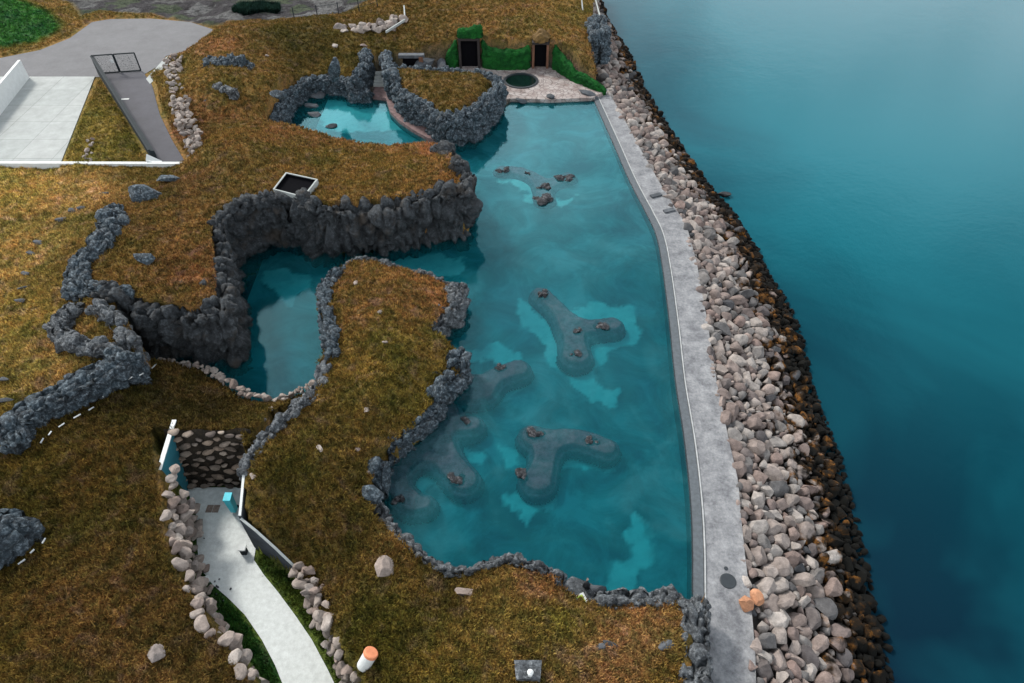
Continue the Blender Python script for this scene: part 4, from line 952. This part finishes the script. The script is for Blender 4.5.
# long white kerb
ka = P(-200, 167, 3.1); kb = P(187, 168, 3.1)
mb = MB(); mb.bar((ka[0], ka[1], 3.25), (kb[0], kb[1], 3.25), .38, .9); tag(mb.build('kerb', M['white']), 'long white kerb below the apron and the dark ramp', 'kerb')
mb = MB(); q = P(154, 166, 3.2); v, f = prism([(q[0]-.55, q[1]-.1), (q[0]+.75, q[1]-.1), (q[0]+.75, q[1]+.5), (q[0]-.55, q[1]+.5)], 3.1, [3.9, 3.5, 3.5, 4.3]); mb.add(v, f)
tag(mb.build('wall_pier', M['white']), 'small white wedge-shaped pier at the foot of the dark ramp', 'pier')
a = P(98, 74, 3.0); b = P(153, 162, 3.0); fe = empty('ramp_screen', (a[0], a[1], 3.0)); tag(fe, 'dark metal screen wall along the left side of the ramp', 'screen')
v, f = prism([(0, 0), (b[0]-a[0], b[1]-a[1]), (b[0]-a[0]+.6, b[1]-a[1]), (.45, 0)], 0, [2.2, 1.3, 1.3, 2.2]); mesh_np('panel', v, f, M['metal_dark'], fe)
mb = MB(); mb.bar((.06, 0, 2.25), (b[0]-a[0]+.06, b[1]-a[1], 1.35), .2, .08); mb.build('top_rail', M['metal_dark'], fe)
a = P(99, 74, 3.0); b = P(142, 71, 3.0); ga = empty('mesh_gate', (a[0], a[1], 3.0)); tag(ga, 'dark framed double mesh gate across the top of the ramp', 'gate')
L = Vector((b[0]-a[0], b[1]-a[1], 0)); hh = 2.3
mmesh, nt_ = mat('gate_mesh')
tr = N(nt_, 'ShaderNodeBsdfTransparent'); df = N(nt_, 'ShaderNodeBsdfDiffuse'); df.inputs[0].default_value = (.05, .06, .065, 1); mx = N(nt_, 'ShaderNodeMixShader')
wv = N(nt_, 'ShaderNodeTexVoronoi', Scale=8.0); wv.feature = 'DISTANCE_TO_EDGE'; nt_.links.new(nt_.nodes.new('ShaderNodeNewGeometry').outputs['Position'], wv.inputs['Vector'])
nt_.links.new(ramp(nt_, wv.outputs['Distance'], [(.03, (1, 1, 1)), (.05, (.0,)*3)]), mx.inputs[0]); nt_.links.new(tr.outputs[0], mx.inputs[1]); nt_.links.new(df.outputs[0], mx.inputs[2])
oo = N(nt_, 'ShaderNodeOutputMaterial'); nt_.links.new(mx.outputs[0], oo.inputs[0])
for k in range(2):
    p0 = L*(k*.5); p1 = L*(k*.5+.48)
    mb = MB()
    for x0, x1 in (((p0.x, p0.y, .1), (p1.x, p1.y, .1)), ((p0.x, p0.y, hh), (p1.x, p1.y, hh)), ((p0.x, p0.y, .1), (p0.x, p0.y, hh)), ((p1.x, p1.y, .1), (p1.x, p1.y, hh))): mb.bar(x0, x1, .12)
    fr = mb.build('gate_leaf', M['metal_dark'], ga)
    mesh_np('mesh_panel', [(p0.x, p0.y+.01, .1), (p1.x, p1.y+.01, .1), (p1.x, p1.y+.01, hh), (p0.x, p0.y+.01, hh)], [[0, 1, 2, 3]], mmesh, fr)
pm = L*.42; mb = MB(); mb.box((pm.x, pm.y-.1, 1.5), (.45, .04, .35)); mb.build('sign_plate', M['white'], ga)
q = P(125, 99, 3.04); mb = MB(); mb.box((q[0], q[1], 3.035), (.9, .3, .01), .1); mb.build('ramp_marking', M['white']); tag(bpy.data.objects['ramp_marking'], 'short white painted dash on the dark ramp', 'road marking')

# ------------------------------------------------------------------ boulder banks and loose stones
def stones_along(line, n, spread, sizes, label, group, cat='boulder', name='boulder', m='pale', seed=0, zr=(0, 0)):
    r = random.Random(seed); L = np.array([P(*p)+() for p in line]); S = smooth_path(L, .2); out = []
    placed = []
    tries = 0
    while len(placed) < n and tries < n*60:
        tries += 1
        q = S[r.randrange(len(S))]; s = r.uniform(*sizes)
        x, y, z = q[0]+r.uniform(-spread, spread), q[1]+r.uniform(-spread, spread)*.6, q[2]+r.uniform(*zr)
        if any((x-a)**2+(y-b)**2+(z-c)**2 < ((s+t)*.5)**2 for a, b, c, t in placed): continue
        placed.append((x, y, z, s))
    for x, y, z, s in placed: rock(name, (x, y, z), s, label, cat, m, group, sz=(1, 1, .95))
stones_along([(180,490,2.8),(182,510,2.4),(184,530,2.2),(188,560,2.0),(196,590,2.0),(208,612,2.0),(222,636,1.9),(238,660,1.8),(256,690,1.7)], 150, .42, (.30, .62), 'pale boulder in the steep stacked bank left of the white path', 'boulders stacked left of the white path', seed=1, zr=(-2.2, 2.3))
stones_along([(303,572,1.0),(310,588,1.1),(320,607,1.2),(329,630,1.2),(341,655,1.2),(353,685,1.2)], 100, .5, (.24, .55), 'pinkish grey boulder in the low stacked bank right of the white path', 'boulders stacked right of the white path', seed=2, zr=(-.8, 1.2))
stones_along([(160,362,1.0),(182,363,1.1),(205,368,1.1),(222,378,1.1),(236,387,1.1),(248,394,1.1),(264,398,1.1),(282,398,1.1),(300,391,1.1),(314,382,1.1)], 64, .32, (.16, .50), 'pale rounded shore stone on the near edge of the small deep pool', 'pale stones edging the small deep pool', cat='stone', name='shore_stone', seed=3, zr=(-.1, .15))
stones_along([(176,62,3.4),(175,80,3.5),(180,100,3.7),(184,120,3.9),(192,138,3.9),(197,155,3.8),(199,164,3.6)], 230, .85, (.26, .52), 'small pale stone in the rubble bank between the dark ramp and the brown mound', 'stones of the pale rubble bank', cat='stone', name='bank_stone', seed=4, zr=(-.5, 1.1))
stones_along([(342,30,3.8),(356,30,3.8),(370,28,3.9),(384,26,4.0),(396,19,4.2)], 30, 1.3, (.5, 1.1), 'rounded boulder in the heap enclosed by the thin white edging', 'boulder heap at the top', seed=5, zr=(-.1, .3))
stones_along([(90,140,3.7),(86,165,3.5)], 14, .4, (.2, .36), 'small pinkish stone spilled on the triangular grass patch', 'stones on the triangular grass', cat='stone', name='stone', seed=6, zr=(0, .1))
stones_along([(246,440,3.6),(258,424,3.2),(268,410,2.6)], 12, .3, (.2, .4), 'white stone edging the turf on the left side of the dark cleft', 'stones by the dark cleft', cat='stone', name='stone', seed=7)
stones_along([(196,515,.05),(198,545,.05),(203,568,.05),(214,583,.05),(229,596,.05)], 22, .5, (.05, .11), 'tiny dark stone scattered along the left edge of the white path', 'dark pebbles on the path', cat='pebble', name='pebble', m='darkstone', seed=8)
# white edging round the heap
mb = MB()
pts = [P(404, 6, 4.3), P(405, 20, 4.3), P(386, 32, 4.1)]
for a, b in zip(pts, pts[1:]): mb.bar(a, b, .18, .3)
tag(mb.build('edging', M['concrete']), 'thin white edging bent round the boulder heap at the top', 'edging')
def ground_at(px, py, z0=4.0):
    z = z0
    for _ in range(8):
        q = P(px, py, z); z = float(terrain_z(np.array([[q[0], q[1]]]))[0][0])
    return P(px, py, z)
for a, b, r, m, lab in [(385,567,.95,'pale','large pale flat stone on the turf near the lagoon rim'),(465,593,.62,'pale','narrow pale stone standing in the nearest turf mound'),(157,653,.68,'pale','pinkish pale stone alone on the brown turf at bottom left'),(367,410,.42,'pale','white stone in the middle of the central turf mound'),
 (320,449,.36,'pale','small white stone on the lower central mound, left of its grey neighbour'),(357,449,.36,'pale','flat grey stone on the lower central mound'),(253,477,.34,'pale','flat white stone beside the top of the concrete wing wall'),(356,283,.4,'pale','pale pink stone near the top of the central turf mound'),(380,312,.34,'pale','small white stone in the upper central turf mound'),
 (385,342,.26,'pale','tiny white stone below the upper one on the central turf mound'),(368,473,.26,'pale','tiny pale stone near the rocky shore of the central mound'),(335,46,.75,'pale','pale stone on the dark slope above the upper pool'),(277,36,.5,'pale','small white stone near the crest of the top mound'),(267,56,.5,'pale','small pale stone on the top mound between the crest and the pool'),(364,46,.55,'pale','white stone left of the narrow stepped gap'),
 (205,101,.5,'darkstone','small dark stone on the slope left of the upper pool')]:
    q = ground_at(a, b); rock('stone', (q[0], q[1], q[2]+r*.1), r, lab, 'stone', m, sz=(1, .8, .6), rot=(.1, .1, random.uniform(0, 3)))
q = P(465,593,3.2)
wall([(207,64,4.9,5.5,4.3),(222,67,4.9,5.9,4.3),(238,66,4.9,6.0,4.3),(253,72,4.7,5.5,4)], 2.0, 'dark jagged outcrop near the top of the brown mound', name='rock_outcrop', cat='rock outcrop', seed=51, amp=.4)
wall([(213,86,4.9,5.2,4.3),(224,88,4.9,5.4,4.3),(237,93,4.8,5.2,4)], 1.2, 'smaller flat grey outcrop below the jagged one on the brown mound', name='rock_outcrop', cat='rock outcrop', m='grey_wall', seed=52, amp=.25)
for a, b, r, sx, lab in [(170,181,1.0,1.3,'small dark blue rock just below the dark ramp'),(145,198,1.45,1.2,'rounded dark blue rock at the edge of the golden lawn'),(147,262,1.05,1.1,'dark blue rock alone on the turf right of the snaking wall'),(216,280,1.3,1.0,'blue grey rock leaning at the west rim of the small deep pool'),(277,96,1.1,1.2,'blue grey rock beside the arc wall of the upper pool'),(335,74,1.6,.6,'tall pointed dark rock standing on the arc wall of the upper pool'),
 (372,497,.9,1.0,'grey rock lying at the turf edge in the lagoon corner'),(312,258,.1,1,'')]:
    if not lab: continue
    q = ground_at(a, b); tall = 1.7 if 'pointed' in lab else .8
    rock('dark_rock', (q[0], q[1], q[2]+r*.3), r, lab, 'rock', 'lava', sz=(sx, .8, tall), rot=(.1, .1, random.uniform(-.4, .4)))
for a, b in [(103,194),(82,208),(72,211),(62,220),(39,243),(31,253),(25,273),(25,288),(21,301)]:
    q = ground_at(a, b); rock('lawn_stone', (q[0], q[1], q[2]+.06), .5, 'small dark stone in the broken row across the golden lawn', 'stone', 'darkstone', 'row of dark stones on the lawn', sz=(1.2, .7, .5), rot=(0, 0, random.uniform(-.5, .5)))
for a, b in [(2,380),(5,401),(0,420)]:
    q = ground_at(a, b); rock('lawn_stone', (q[0], q[1], q[2]+.06), .5, 'small dark stone at the far left border of the golden lawn', 'stone', 'darkstone', 'dark stones at the left border', sz=(1.4, .7, .5), rot=(0, 0, random.uniform(-.5, .5)))
for k, (a, b, a2, b2) in enumerate([(42,445,45,440),(50,437,53,433),(60,429,66,425),(75,420,82,416),(90,412,95,409),(104,399,108,395),(115,390,120,386),(129,382,133,379),(141,377,146,374),(153,370,157,366),(20,566,27,561),(32,555,36,551),(44,545,47,540)]):
    p = ground_at(a, b); q = ground_at(a2, b2); mb = MB(); mb.bar((p[0], p[1], p[2]+.2), (q[0], q[1], q[2]+.2), .07, .06)
    far = k < 10
    tag(mb.build('marker_lath', M['white']), 'thin white lath lying in the dashed line below the long dark wall' if far else 'thin white lath beside the dark outcrop at the left border', 'lath', 'laths below the long wall' if far else 'laths by the outcrop')

# skylight box
z = 5.6; c4 = PL([(286,173),(318,180),(304,198),(273,190)], z)
v = []; f = []
sk = empty('light_shaft', (0, 0, 0)); tag(sk, 'square concrete light shaft with pale rim and dark inside on the turf above the recess', 'light shaft')
cc = np.mean(np.array(c4), 0); sk.location = tuple(cc)
loc = [(p[0]-cc[0], p[1]-cc[1]) for p in c4]; inner = [(x*.92, y*.92) for x, y in loc]
v = [(x, y, .1) for x, y in loc]+[(x, y, .1) for x, y in inner]+[(x, y, -1.6) for x, y in loc]+[(x, y, -.25) for x, y in inner]
f = [[i, (i+1) % 4, 4+(i+1) % 4, 4+i] for i in range(4)]+[[8+i, 8+(i+1) % 4, (i+1) % 4, i] for i in range(4)]+[[4+i, 4+(i+1) % 4, 12+(i+1) % 4, 12+i] for i in range(4)]
mesh_np('rim', v, f, M['concrete'], sk)
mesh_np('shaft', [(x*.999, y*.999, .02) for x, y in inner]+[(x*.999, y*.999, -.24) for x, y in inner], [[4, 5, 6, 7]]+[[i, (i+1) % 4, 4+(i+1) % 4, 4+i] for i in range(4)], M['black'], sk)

# ------------------------------------------------------------------ entrance corridor
sheet('path', path_p, .02, M['gravel'])
# dry stone wall closing the corridor
y0 = P(190, 487, 0)[1]; xl = P(184, 487, 0)[0]; xr = P(256, 487, 0)[0]
dw = empty('stone_wall', ((xl+xr)/2, y0, 0)); tag(dw, 'tall dark turf and white stone wall closing the end of the white path', 'stone wall')
wd = xr-xl+.8
dk_, nt_ = mat('dark_turf_wall'); finish(dk_, nt_, ramp(nt_, noise(nt_, 3, 4), [(.3, (0.008, 0.0064, 0.0048)), (.7, (0.028, 0.02, 0.0128))]), .95, noise(nt_, 5, 4), 1, .2)
gx_ = np.arange(-wd/2, wd/2+.01, .1); gv_ = np.linspace(0, 1, 48); X, V = np.meshgrid(gx_, gv_)
Zc = V*4.4; Yc = V*1.5+fbm(np.c_[X.ravel()*1.5, Zc.ravel()*2.2, np.zeros(X.size)], 3, 3).reshape(X.shape)*.3
idx = np.arange(X.size).reshape(X.shape); fc = np.stack([idx[:-1, :-1].ravel(), idx[:-1, 1:].ravel(), idx[1:, 1:].ravel(), idx[1:, :-1].ravel()], 1)
bk = np.c_[X.ravel(), Yc.ravel(), Zc.ravel()]; mesh_np('turf_face', bk, fc, dk_, dw)
r3 = random.Random(12); put = []
for _ in range(4000):
    if len(put) >= 62: break
    x, zz, q = r3.uniform(-wd/2+.2, wd/2-.2), r3.uniform(.15, 4.35), r3.uniform(.22, .46)
    if r3.random() > .35+.65*(zz/4.4): continue
    if any(((x-a)/1.25)**2+((zz-b)/.8)**2 < ((q+c)*.80)**2 for a, b, c in put): continue
    put.append((x, zz, q)); v_, f_ = SML[r3.randrange(10)]; an = r3.uniform(-.35, .35)
    v2 = v_*np.array([q*1.35, q*.8, q*.72]); v2 = np.c_[v2[:, 0]*math.cos(an)-v2[:, 2]*math.sin(an), v2[:, 1], v2[:, 0]*math.sin(an)+v2[:, 2]*math.cos(an)]
    mesh_np('stone', v2+np.array([x, zz/4.4*1.5-.12, zz]), f_, M['tan'], dw)
# teal wing panel
t0 = (-22.25, 28.3); t1 = (-21.95, 24.45)
wp = empty('wing_wall', (t0[0], t0[1], 0)); tag(wp, 'tall teal painted wing wall with white top edge at the left end of the path', 'wing wall')
dx, dy = t1[0]-t0[0], t1[1]-t0[1]
v, f = prism([(0, 0), (dx, dy), (dx-.22, dy), (-.22, 0)], 0, [4.3, 4.1, 4.1, 4.3]); mesh_np('panel', v, f, M['teal'], wp)
v, f = prism([(.03, 0), (dx+.03, dy), (dx-.25, dy), (-.25, 0)], [4.3, 4.1, 4.1, 4.3], [4.38, 4.18, 4.18, 4.38]); mesh_np('capping', v, f, M['white'], wp)
mesh_np('opening', [(.012, -.5, 0), (.012+dx*.9*.0, dy*.75, 0), (.012, dy*.3, 3.0), (.10, -.5, 0), (.10, dy*.75, 0), (.10, dy*.3, 3.0)], [[0, 1, 2], [3, 5, 4], [0, 3, 4, 1], [1, 4, 5, 2], [2, 5, 3, 0]], M['black'], wp)
# white topped retaining wall on the right, then grey wing wall
def wallseg(name, pts, th, m, label, cap, cat='retaining wall'):
    e = empty(name, (pts[0][0], pts[0][1], 0)); tag(e, label, cat)
    ox, oy = pts[0][:2]; n = len(pts)
    A = np.array([(p[0]-ox, p[1]-oy) for p in pts]); T = np.gradient(A, axis=0); T /= np.linalg.norm(T, axis=1)[:, None]; nn = np.stack([-T[:, 1], T[:, 0]], 1)
    for nm, mm, w, za, zb in (('wall', m, th, None, 0), ('capping', cap, th*.7, 0, .07)):
        l = A-nn*w/2; r_ = A+nn*w/2
        for i in range(1):
            poly = [tuple(q) for q in l]+[tuple(q) for q in r_[::-1]]; tops = [p[2] for p in pts]; tops = tops+tops[::-1]
            lo_ = [-.2]*len(tops) if za is None else tops; hi_ = tops if za is None else [t+zb for t in tops]
            # quads per segment keep concave outlines clean
            k = len(pts); vv = []; ff = []
            for j in range(k):
                vv += [(l[j][0], l[j][1], lo_[j]), (l[j][0], l[j][1], hi_[j]), (r_[j][0], r_[j][1], hi_[j]), (r_[j][0], r_[j][1], lo_[j])]
            for j in range(k-1):
                b = j*4; ff += [[b, b+4, b+5, b+1], [b+1, b+5, b+6, b+2], [b+2, b+6, b+7, b+3], [b+3, b+7, b+4, b]]
            ff += [[0, 1, 2, 3], [4*k-1, 4*k-2, 4*k-3, 4*k-4]]
            mesh_np(nm, vv, ff, mm, e)
    return e
wallseg('retaining_wall', [P(244,474,4.2), P(242,495,3.9), P(240,516,3.5)], .22, M['concrete_grey'], 'pale-topped retaining wall beside the path left of the central turf', M['white'])
wallseg('retaining_wall', [P(241,519,3.3), P(256,531,3.0), P(276,549,2.3), P(300,572,1.2)], .2, M['concrete_grey'], 'grey concrete wing wall sloping down on the right side of the path', M['concrete'])
# turquoise bin by the wall
q = P(235, 511, .0); bn = empty('wheeled_bin', (q[0], q[1], .02)); tag(bn, 'turquoise bin standing by the wall at the right of the path', 'bin')
mb = MB(); v, f = prism([(-.25, -.3), (.25, -.3), (.25, .3), (-.25, .3)], .08, 1.05); v = [(x*(.85 if z < .5 else 1.08), y*(.85 if z < .5 else 1.08), z) for x, y, z in v]; mb.add(v, f); mb.build('body', M['turq'], bn)
mb = MB(); mb.box((0, .02, 1.1), (.6, .72, .09), 0, .06); mb.build('lid', M['turq'], bn)
for s in (-1, 1):
    mb = MB(); mb.lathe((s*.22, .32, .1), [(.1, -.03), (.1, .03)], 14, (1, 0, 0)); mb.build('wheel', M['black'], bn)
bn.scale = (.8, .8, 1.5)
# floor plate
q = P(213, 509, 0); mb = MB()
for s in (-1, 1): mb.box((q[0]+s*.22, q[1], .04), (.4, .55, .04))
tag(mb.build('floor_grate', mat_plain('rusty_grate', (.18, .14, .12), .8, .4, 6)), 'brownish double floor grate in the white path near its end', 'floor grate')
# white lamp at the path edge
q = P(245, 553, 0); lp = empty('path_lamp', (q[0], q[1], 0)); tag(lp, 'small dark path lamp with a white top at the right edge of the path', 'lamp')
mb = MB(); mb.box((0, 0, .3), (.34, .3, .6)); mb.build('housing', M['metal_dark'], lp)
mb = MB(); mb.box((.0, .0, .66), (.46, .4, .1)); mb.build('cap', M['white'], lp)
q = P(207, 581, 0); mb = MB(); mb.box((q[0], q[1], .18), (.34, .3, .34), .4); mb.lathe((q[0], q[1], .35), [(.12, 0), (.08, .1)], 12); tag(mb.build('path_light', M['white']), 'small white box light at the left edge of the path', 'lamp')
# cylinder marker with orange end & white post
q = ground_at(366, 664); cy = empty('drain_pipe', (q[0], q[1], q[2])); tag(cy, 'short white pipe with an orange end leaning on the turf near the bottom border', 'pipe')
ax = (.45, .35, .8)
mb = MB(); mb.lathe((-.15, -.1, -.1), [(.34, 0), (.36, .06), (.36, .95)], 22, ax); mb.build('tube', M['white'], cy)
A_ = Vector(ax).normalized(); c0 = Vector((-.15, -.1, -.1))+A_*.95
mb = MB(); mb.lathe(tuple(c0), [(.39, 0), (.39, .14), (.34, .18), (0, .18)], 22, ax); mb.build('end_cap', M['orange_cap'], cy)
q = ground_at(358, 690); mb = MB(); mb.bar((q[0], q[1], q[2]-.3), (q[0]-.05, q[1]+.1, q[2]+1.5), .2); mb.box((q[0]-.05, q[1]+.1, q[2]+1.53), (.26, .26, .06)); tag(mb.build('marker_post', M['white']), 'thin white post beside the orange-ended pipe', 'post')
# grey box with white vent on near turf
q = ground_at(528, 672); e = empty('vent_box', q); tag(e, 'grey stone box with a small white vent on the nearest turf', 'vent box')
v, f = prism([(-.6, -.45), (.6, -.45), (.7, .45), (-.7, .45)], -.1, .35); mesh_np('box', v, f, M['grey_wall'], e)
mb = MB(); mb.lathe((.1, -.25, .35), [(.12, 0), (.12, .3), (.16, .34), (.05, .42)], 12); mb.build('vent', M['white'], e)
for a, b, r, lab in ((600,649,.42,'dark stone half buried in reddish turf, the left of a pair'),(611,646,.42,'dark green stone half buried in reddish turf, the right of a pair'),(668,645,.5,'dark stone in the turf against the tall grey wall')):
    q = ground_at(a, b); rock('dark_rock', (q[0], q[1], q[2]+.05), r, lab, 'rock', 'darkstone', sz=(1.3, .8, .5))
# lookout: black upright stone and green-white mat
q = P(586, 588, .55); rock('standing_stone', (q[0], q[1], 1.0), .42, 'upright black stone with pale tip at the lagoon edge of the lookout', 'stone', 'wet', sz=(.85, .8, 1.7), rot=(0, .05, .2))
q2_ = P(585, 577, 1.4); rock('small_stone', (q[0], q[1]-.02, 1.68), .13, 'tiny pale stone on top of the upright black stone', 'stone', 'pale')
q = P(579, 601, .9); sg_ = empty('information_panel', (q[0], q[1], .56), .45); tag(sg_, 'white panel with a green picture on the rock platform of the lookout', 'sign')
mb = MB(); mb.box((0, 0, .32), (.95, .7, .06), 0, .12); mb.build('board', M['white'], sg_)
gmat = mat_plain('green_print', (.30, .42, .06), .6, .5, 6); mb = MB(); mb.box((.04, .04, .36), (.62, .44, .02), 0, .12); mb.build('picture', gmat, sg_)
mb = MB(); mb.box((0, 0, .14), (.2, .2, .3)); mb.build('foot', M['metal_dark'], sg_)
rock('dark_rock', P(598, 590, .9), .6, 'pale topped rock right of the upright black stone', 'rock', 'darkstone', sz=(1.2, .8, .7))
rock('dark_rock', P(599, 604, .9), .75, 'round grey rock at the inner end of the lookout platform', 'rock', 'darkstone', sz=(1, 1, .7))

# ------------------------------------------------------------------ north fence, shrub
fn = empty('wire_fence', P(298, 20, 2.7)); tag(fn, 'thin wire fence with slim posts beyond the top mound', 'fence')
fp = [P(296, 26, 2.7), P(319, 24, 2.7), P(340, 21, 2.8), P(360, 16, 3.0), P(378, 10, 3.2)]
o0 = Vector(fn.location)
for q in fp:
    mb = MB(); a = Vector(q)-o0; mb.bar(a, a+Vector((0, 0, 2.6)), .1); mb.build('post', M['metal_dark'], fn)
for h in (1.2, 2.4):
    mb = MB()
    for a, b in zip(fp, fp[1:]): a = Vector(a)-o0; b = Vector(b)-o0; mb.bar(a+Vector((0, 0, h)), b+Vector((0, 0, h)), .035)
    mb.build('wire', M['metal_dark'], fn)
wall([(374,-2,3.2,5.2,2.5),(386,-1,3.2,5.4,2.5),(398,-4,3.2,5.2,2.5)], 2.2, 'dark rock at the top border above the boulder heap', name='rock_block', cat='rock block', seed=41)
# low dark green shrub patch on the gravel
pp = PL([(234,16),(246,8),(262,4),(280,6),(280,14),(262,19),(245,20)], 2.7); n = 5200
lo = np.array(pp)[:, :2].min(0); hi = np.array(pp)[:, :2].max(0); q = lo+rng.rand(n, 2)*(hi-lo); q = q[inside(q, pp)]
zz = terrain_z(q)[0]; t = tufts('shrub', np.c_[q, zz+rng.rand(len(q))*.5], np.tile([[.012, .035, .022]], (len(q), 1)), 5, .5)
tag(t, 'low dark green shrub patch on the grey gravel at the top', 'shrub'); del t['kind']
# handrail post at the coast
mb = MB(); q = P(583, 8, 4.0); mb.bar((q[0], q[1], 3.6), (q[0]-.3, q[1]+.5, 5.4), .16); tag(mb.build('marker_post', M['white']), 'thin white post on the turf at the top near the sea', 'post')
mb = MB(); a = P(594, -5, 3.6); b = P(602, 24, 3.2); mb.bar(a, b, .14, .3); tag(mb.build('edging', M['concrete']), 'thin pale edging along the turf top above the black rock block', 'edging')

# ------------------------------------------------------------------ light, sky, camera
w = bpy.data.worlds.new('World'); sc.world = w; w.use_nodes = True; nt = w.node_tree; nt.nodes.clear()
sky = nt.nodes.new('ShaderNodeTexSky'); sky.sky_type = 'NISHITA'; sky.sun_disc = False
SUN_AZ, SUN_EL = R(-46), R(42)      # azimuth from +Y, negative = towards -X
sky.sun_elevation = SUN_EL; sky.sun_rotation = SUN_AZ; sky.dust_density = 4.0; sky.air_density = 1.0; sky.altitude = 40
hs = nt.nodes.new('ShaderNodeHueSaturation'); hs.inputs['Saturation'].default_value = .55; nt.links.new(sky.outputs[0], hs.inputs['Color'])
# broken overcast: grey cloud sheets over the blue, bright band added for water reflections
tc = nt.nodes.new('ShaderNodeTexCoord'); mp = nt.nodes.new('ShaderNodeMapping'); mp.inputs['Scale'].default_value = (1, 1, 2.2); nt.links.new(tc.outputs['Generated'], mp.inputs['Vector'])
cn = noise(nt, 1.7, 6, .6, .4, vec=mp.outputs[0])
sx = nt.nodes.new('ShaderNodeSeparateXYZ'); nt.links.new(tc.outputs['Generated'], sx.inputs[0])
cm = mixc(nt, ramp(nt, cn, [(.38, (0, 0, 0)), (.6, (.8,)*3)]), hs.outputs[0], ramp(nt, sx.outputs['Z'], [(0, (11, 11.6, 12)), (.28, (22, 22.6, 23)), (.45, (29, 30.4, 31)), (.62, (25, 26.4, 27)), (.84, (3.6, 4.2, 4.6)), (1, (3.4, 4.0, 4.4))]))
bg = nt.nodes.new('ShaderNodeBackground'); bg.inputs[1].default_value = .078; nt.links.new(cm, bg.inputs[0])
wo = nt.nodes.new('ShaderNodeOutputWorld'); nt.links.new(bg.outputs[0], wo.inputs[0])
sl = bpy.data.lights.new('sun', 'SUN'); sl.energy = 2.0; sl.angle = R(10); sl.color = (1, .95, .87)
so = bpy.data.objects.new('sun', sl); col.objects.link(so)
dirv = Vector((math.sin(SUN_AZ)*math.cos(SUN_EL), math.cos(SUN_AZ)*math.cos(SUN_EL), math.sin(SUN_EL)))
so.rotation_euler = dirv.to_track_quat('Z', 'Y').to_euler(); so.location = (0, 0, 80)
cam = bpy.data.cameras.new('camera'); co_ = bpy.data.objects.new('camera', cam); col.objects.link(co_); sc.camera = co_
co_.location = (0, 0, H); co_.rotation_euler = (R(45), 0, 0); cam.sensor_width = 36; cam.lens = F/1024*36; cam.clip_end = 6000; cam.clip_start = .5
sc.view_settings.view_transform = 'Standard'; sc.view_settings.look = 'None'; sc.view_settings.exposure = 1.0; sc.view_settings.gamma = 1
try: sc.view_settings.use_curve_mapping = False
except Exception: pass
sc.cycles.max_bounces = 6; sc.cycles.transparent_max_bounces = 8
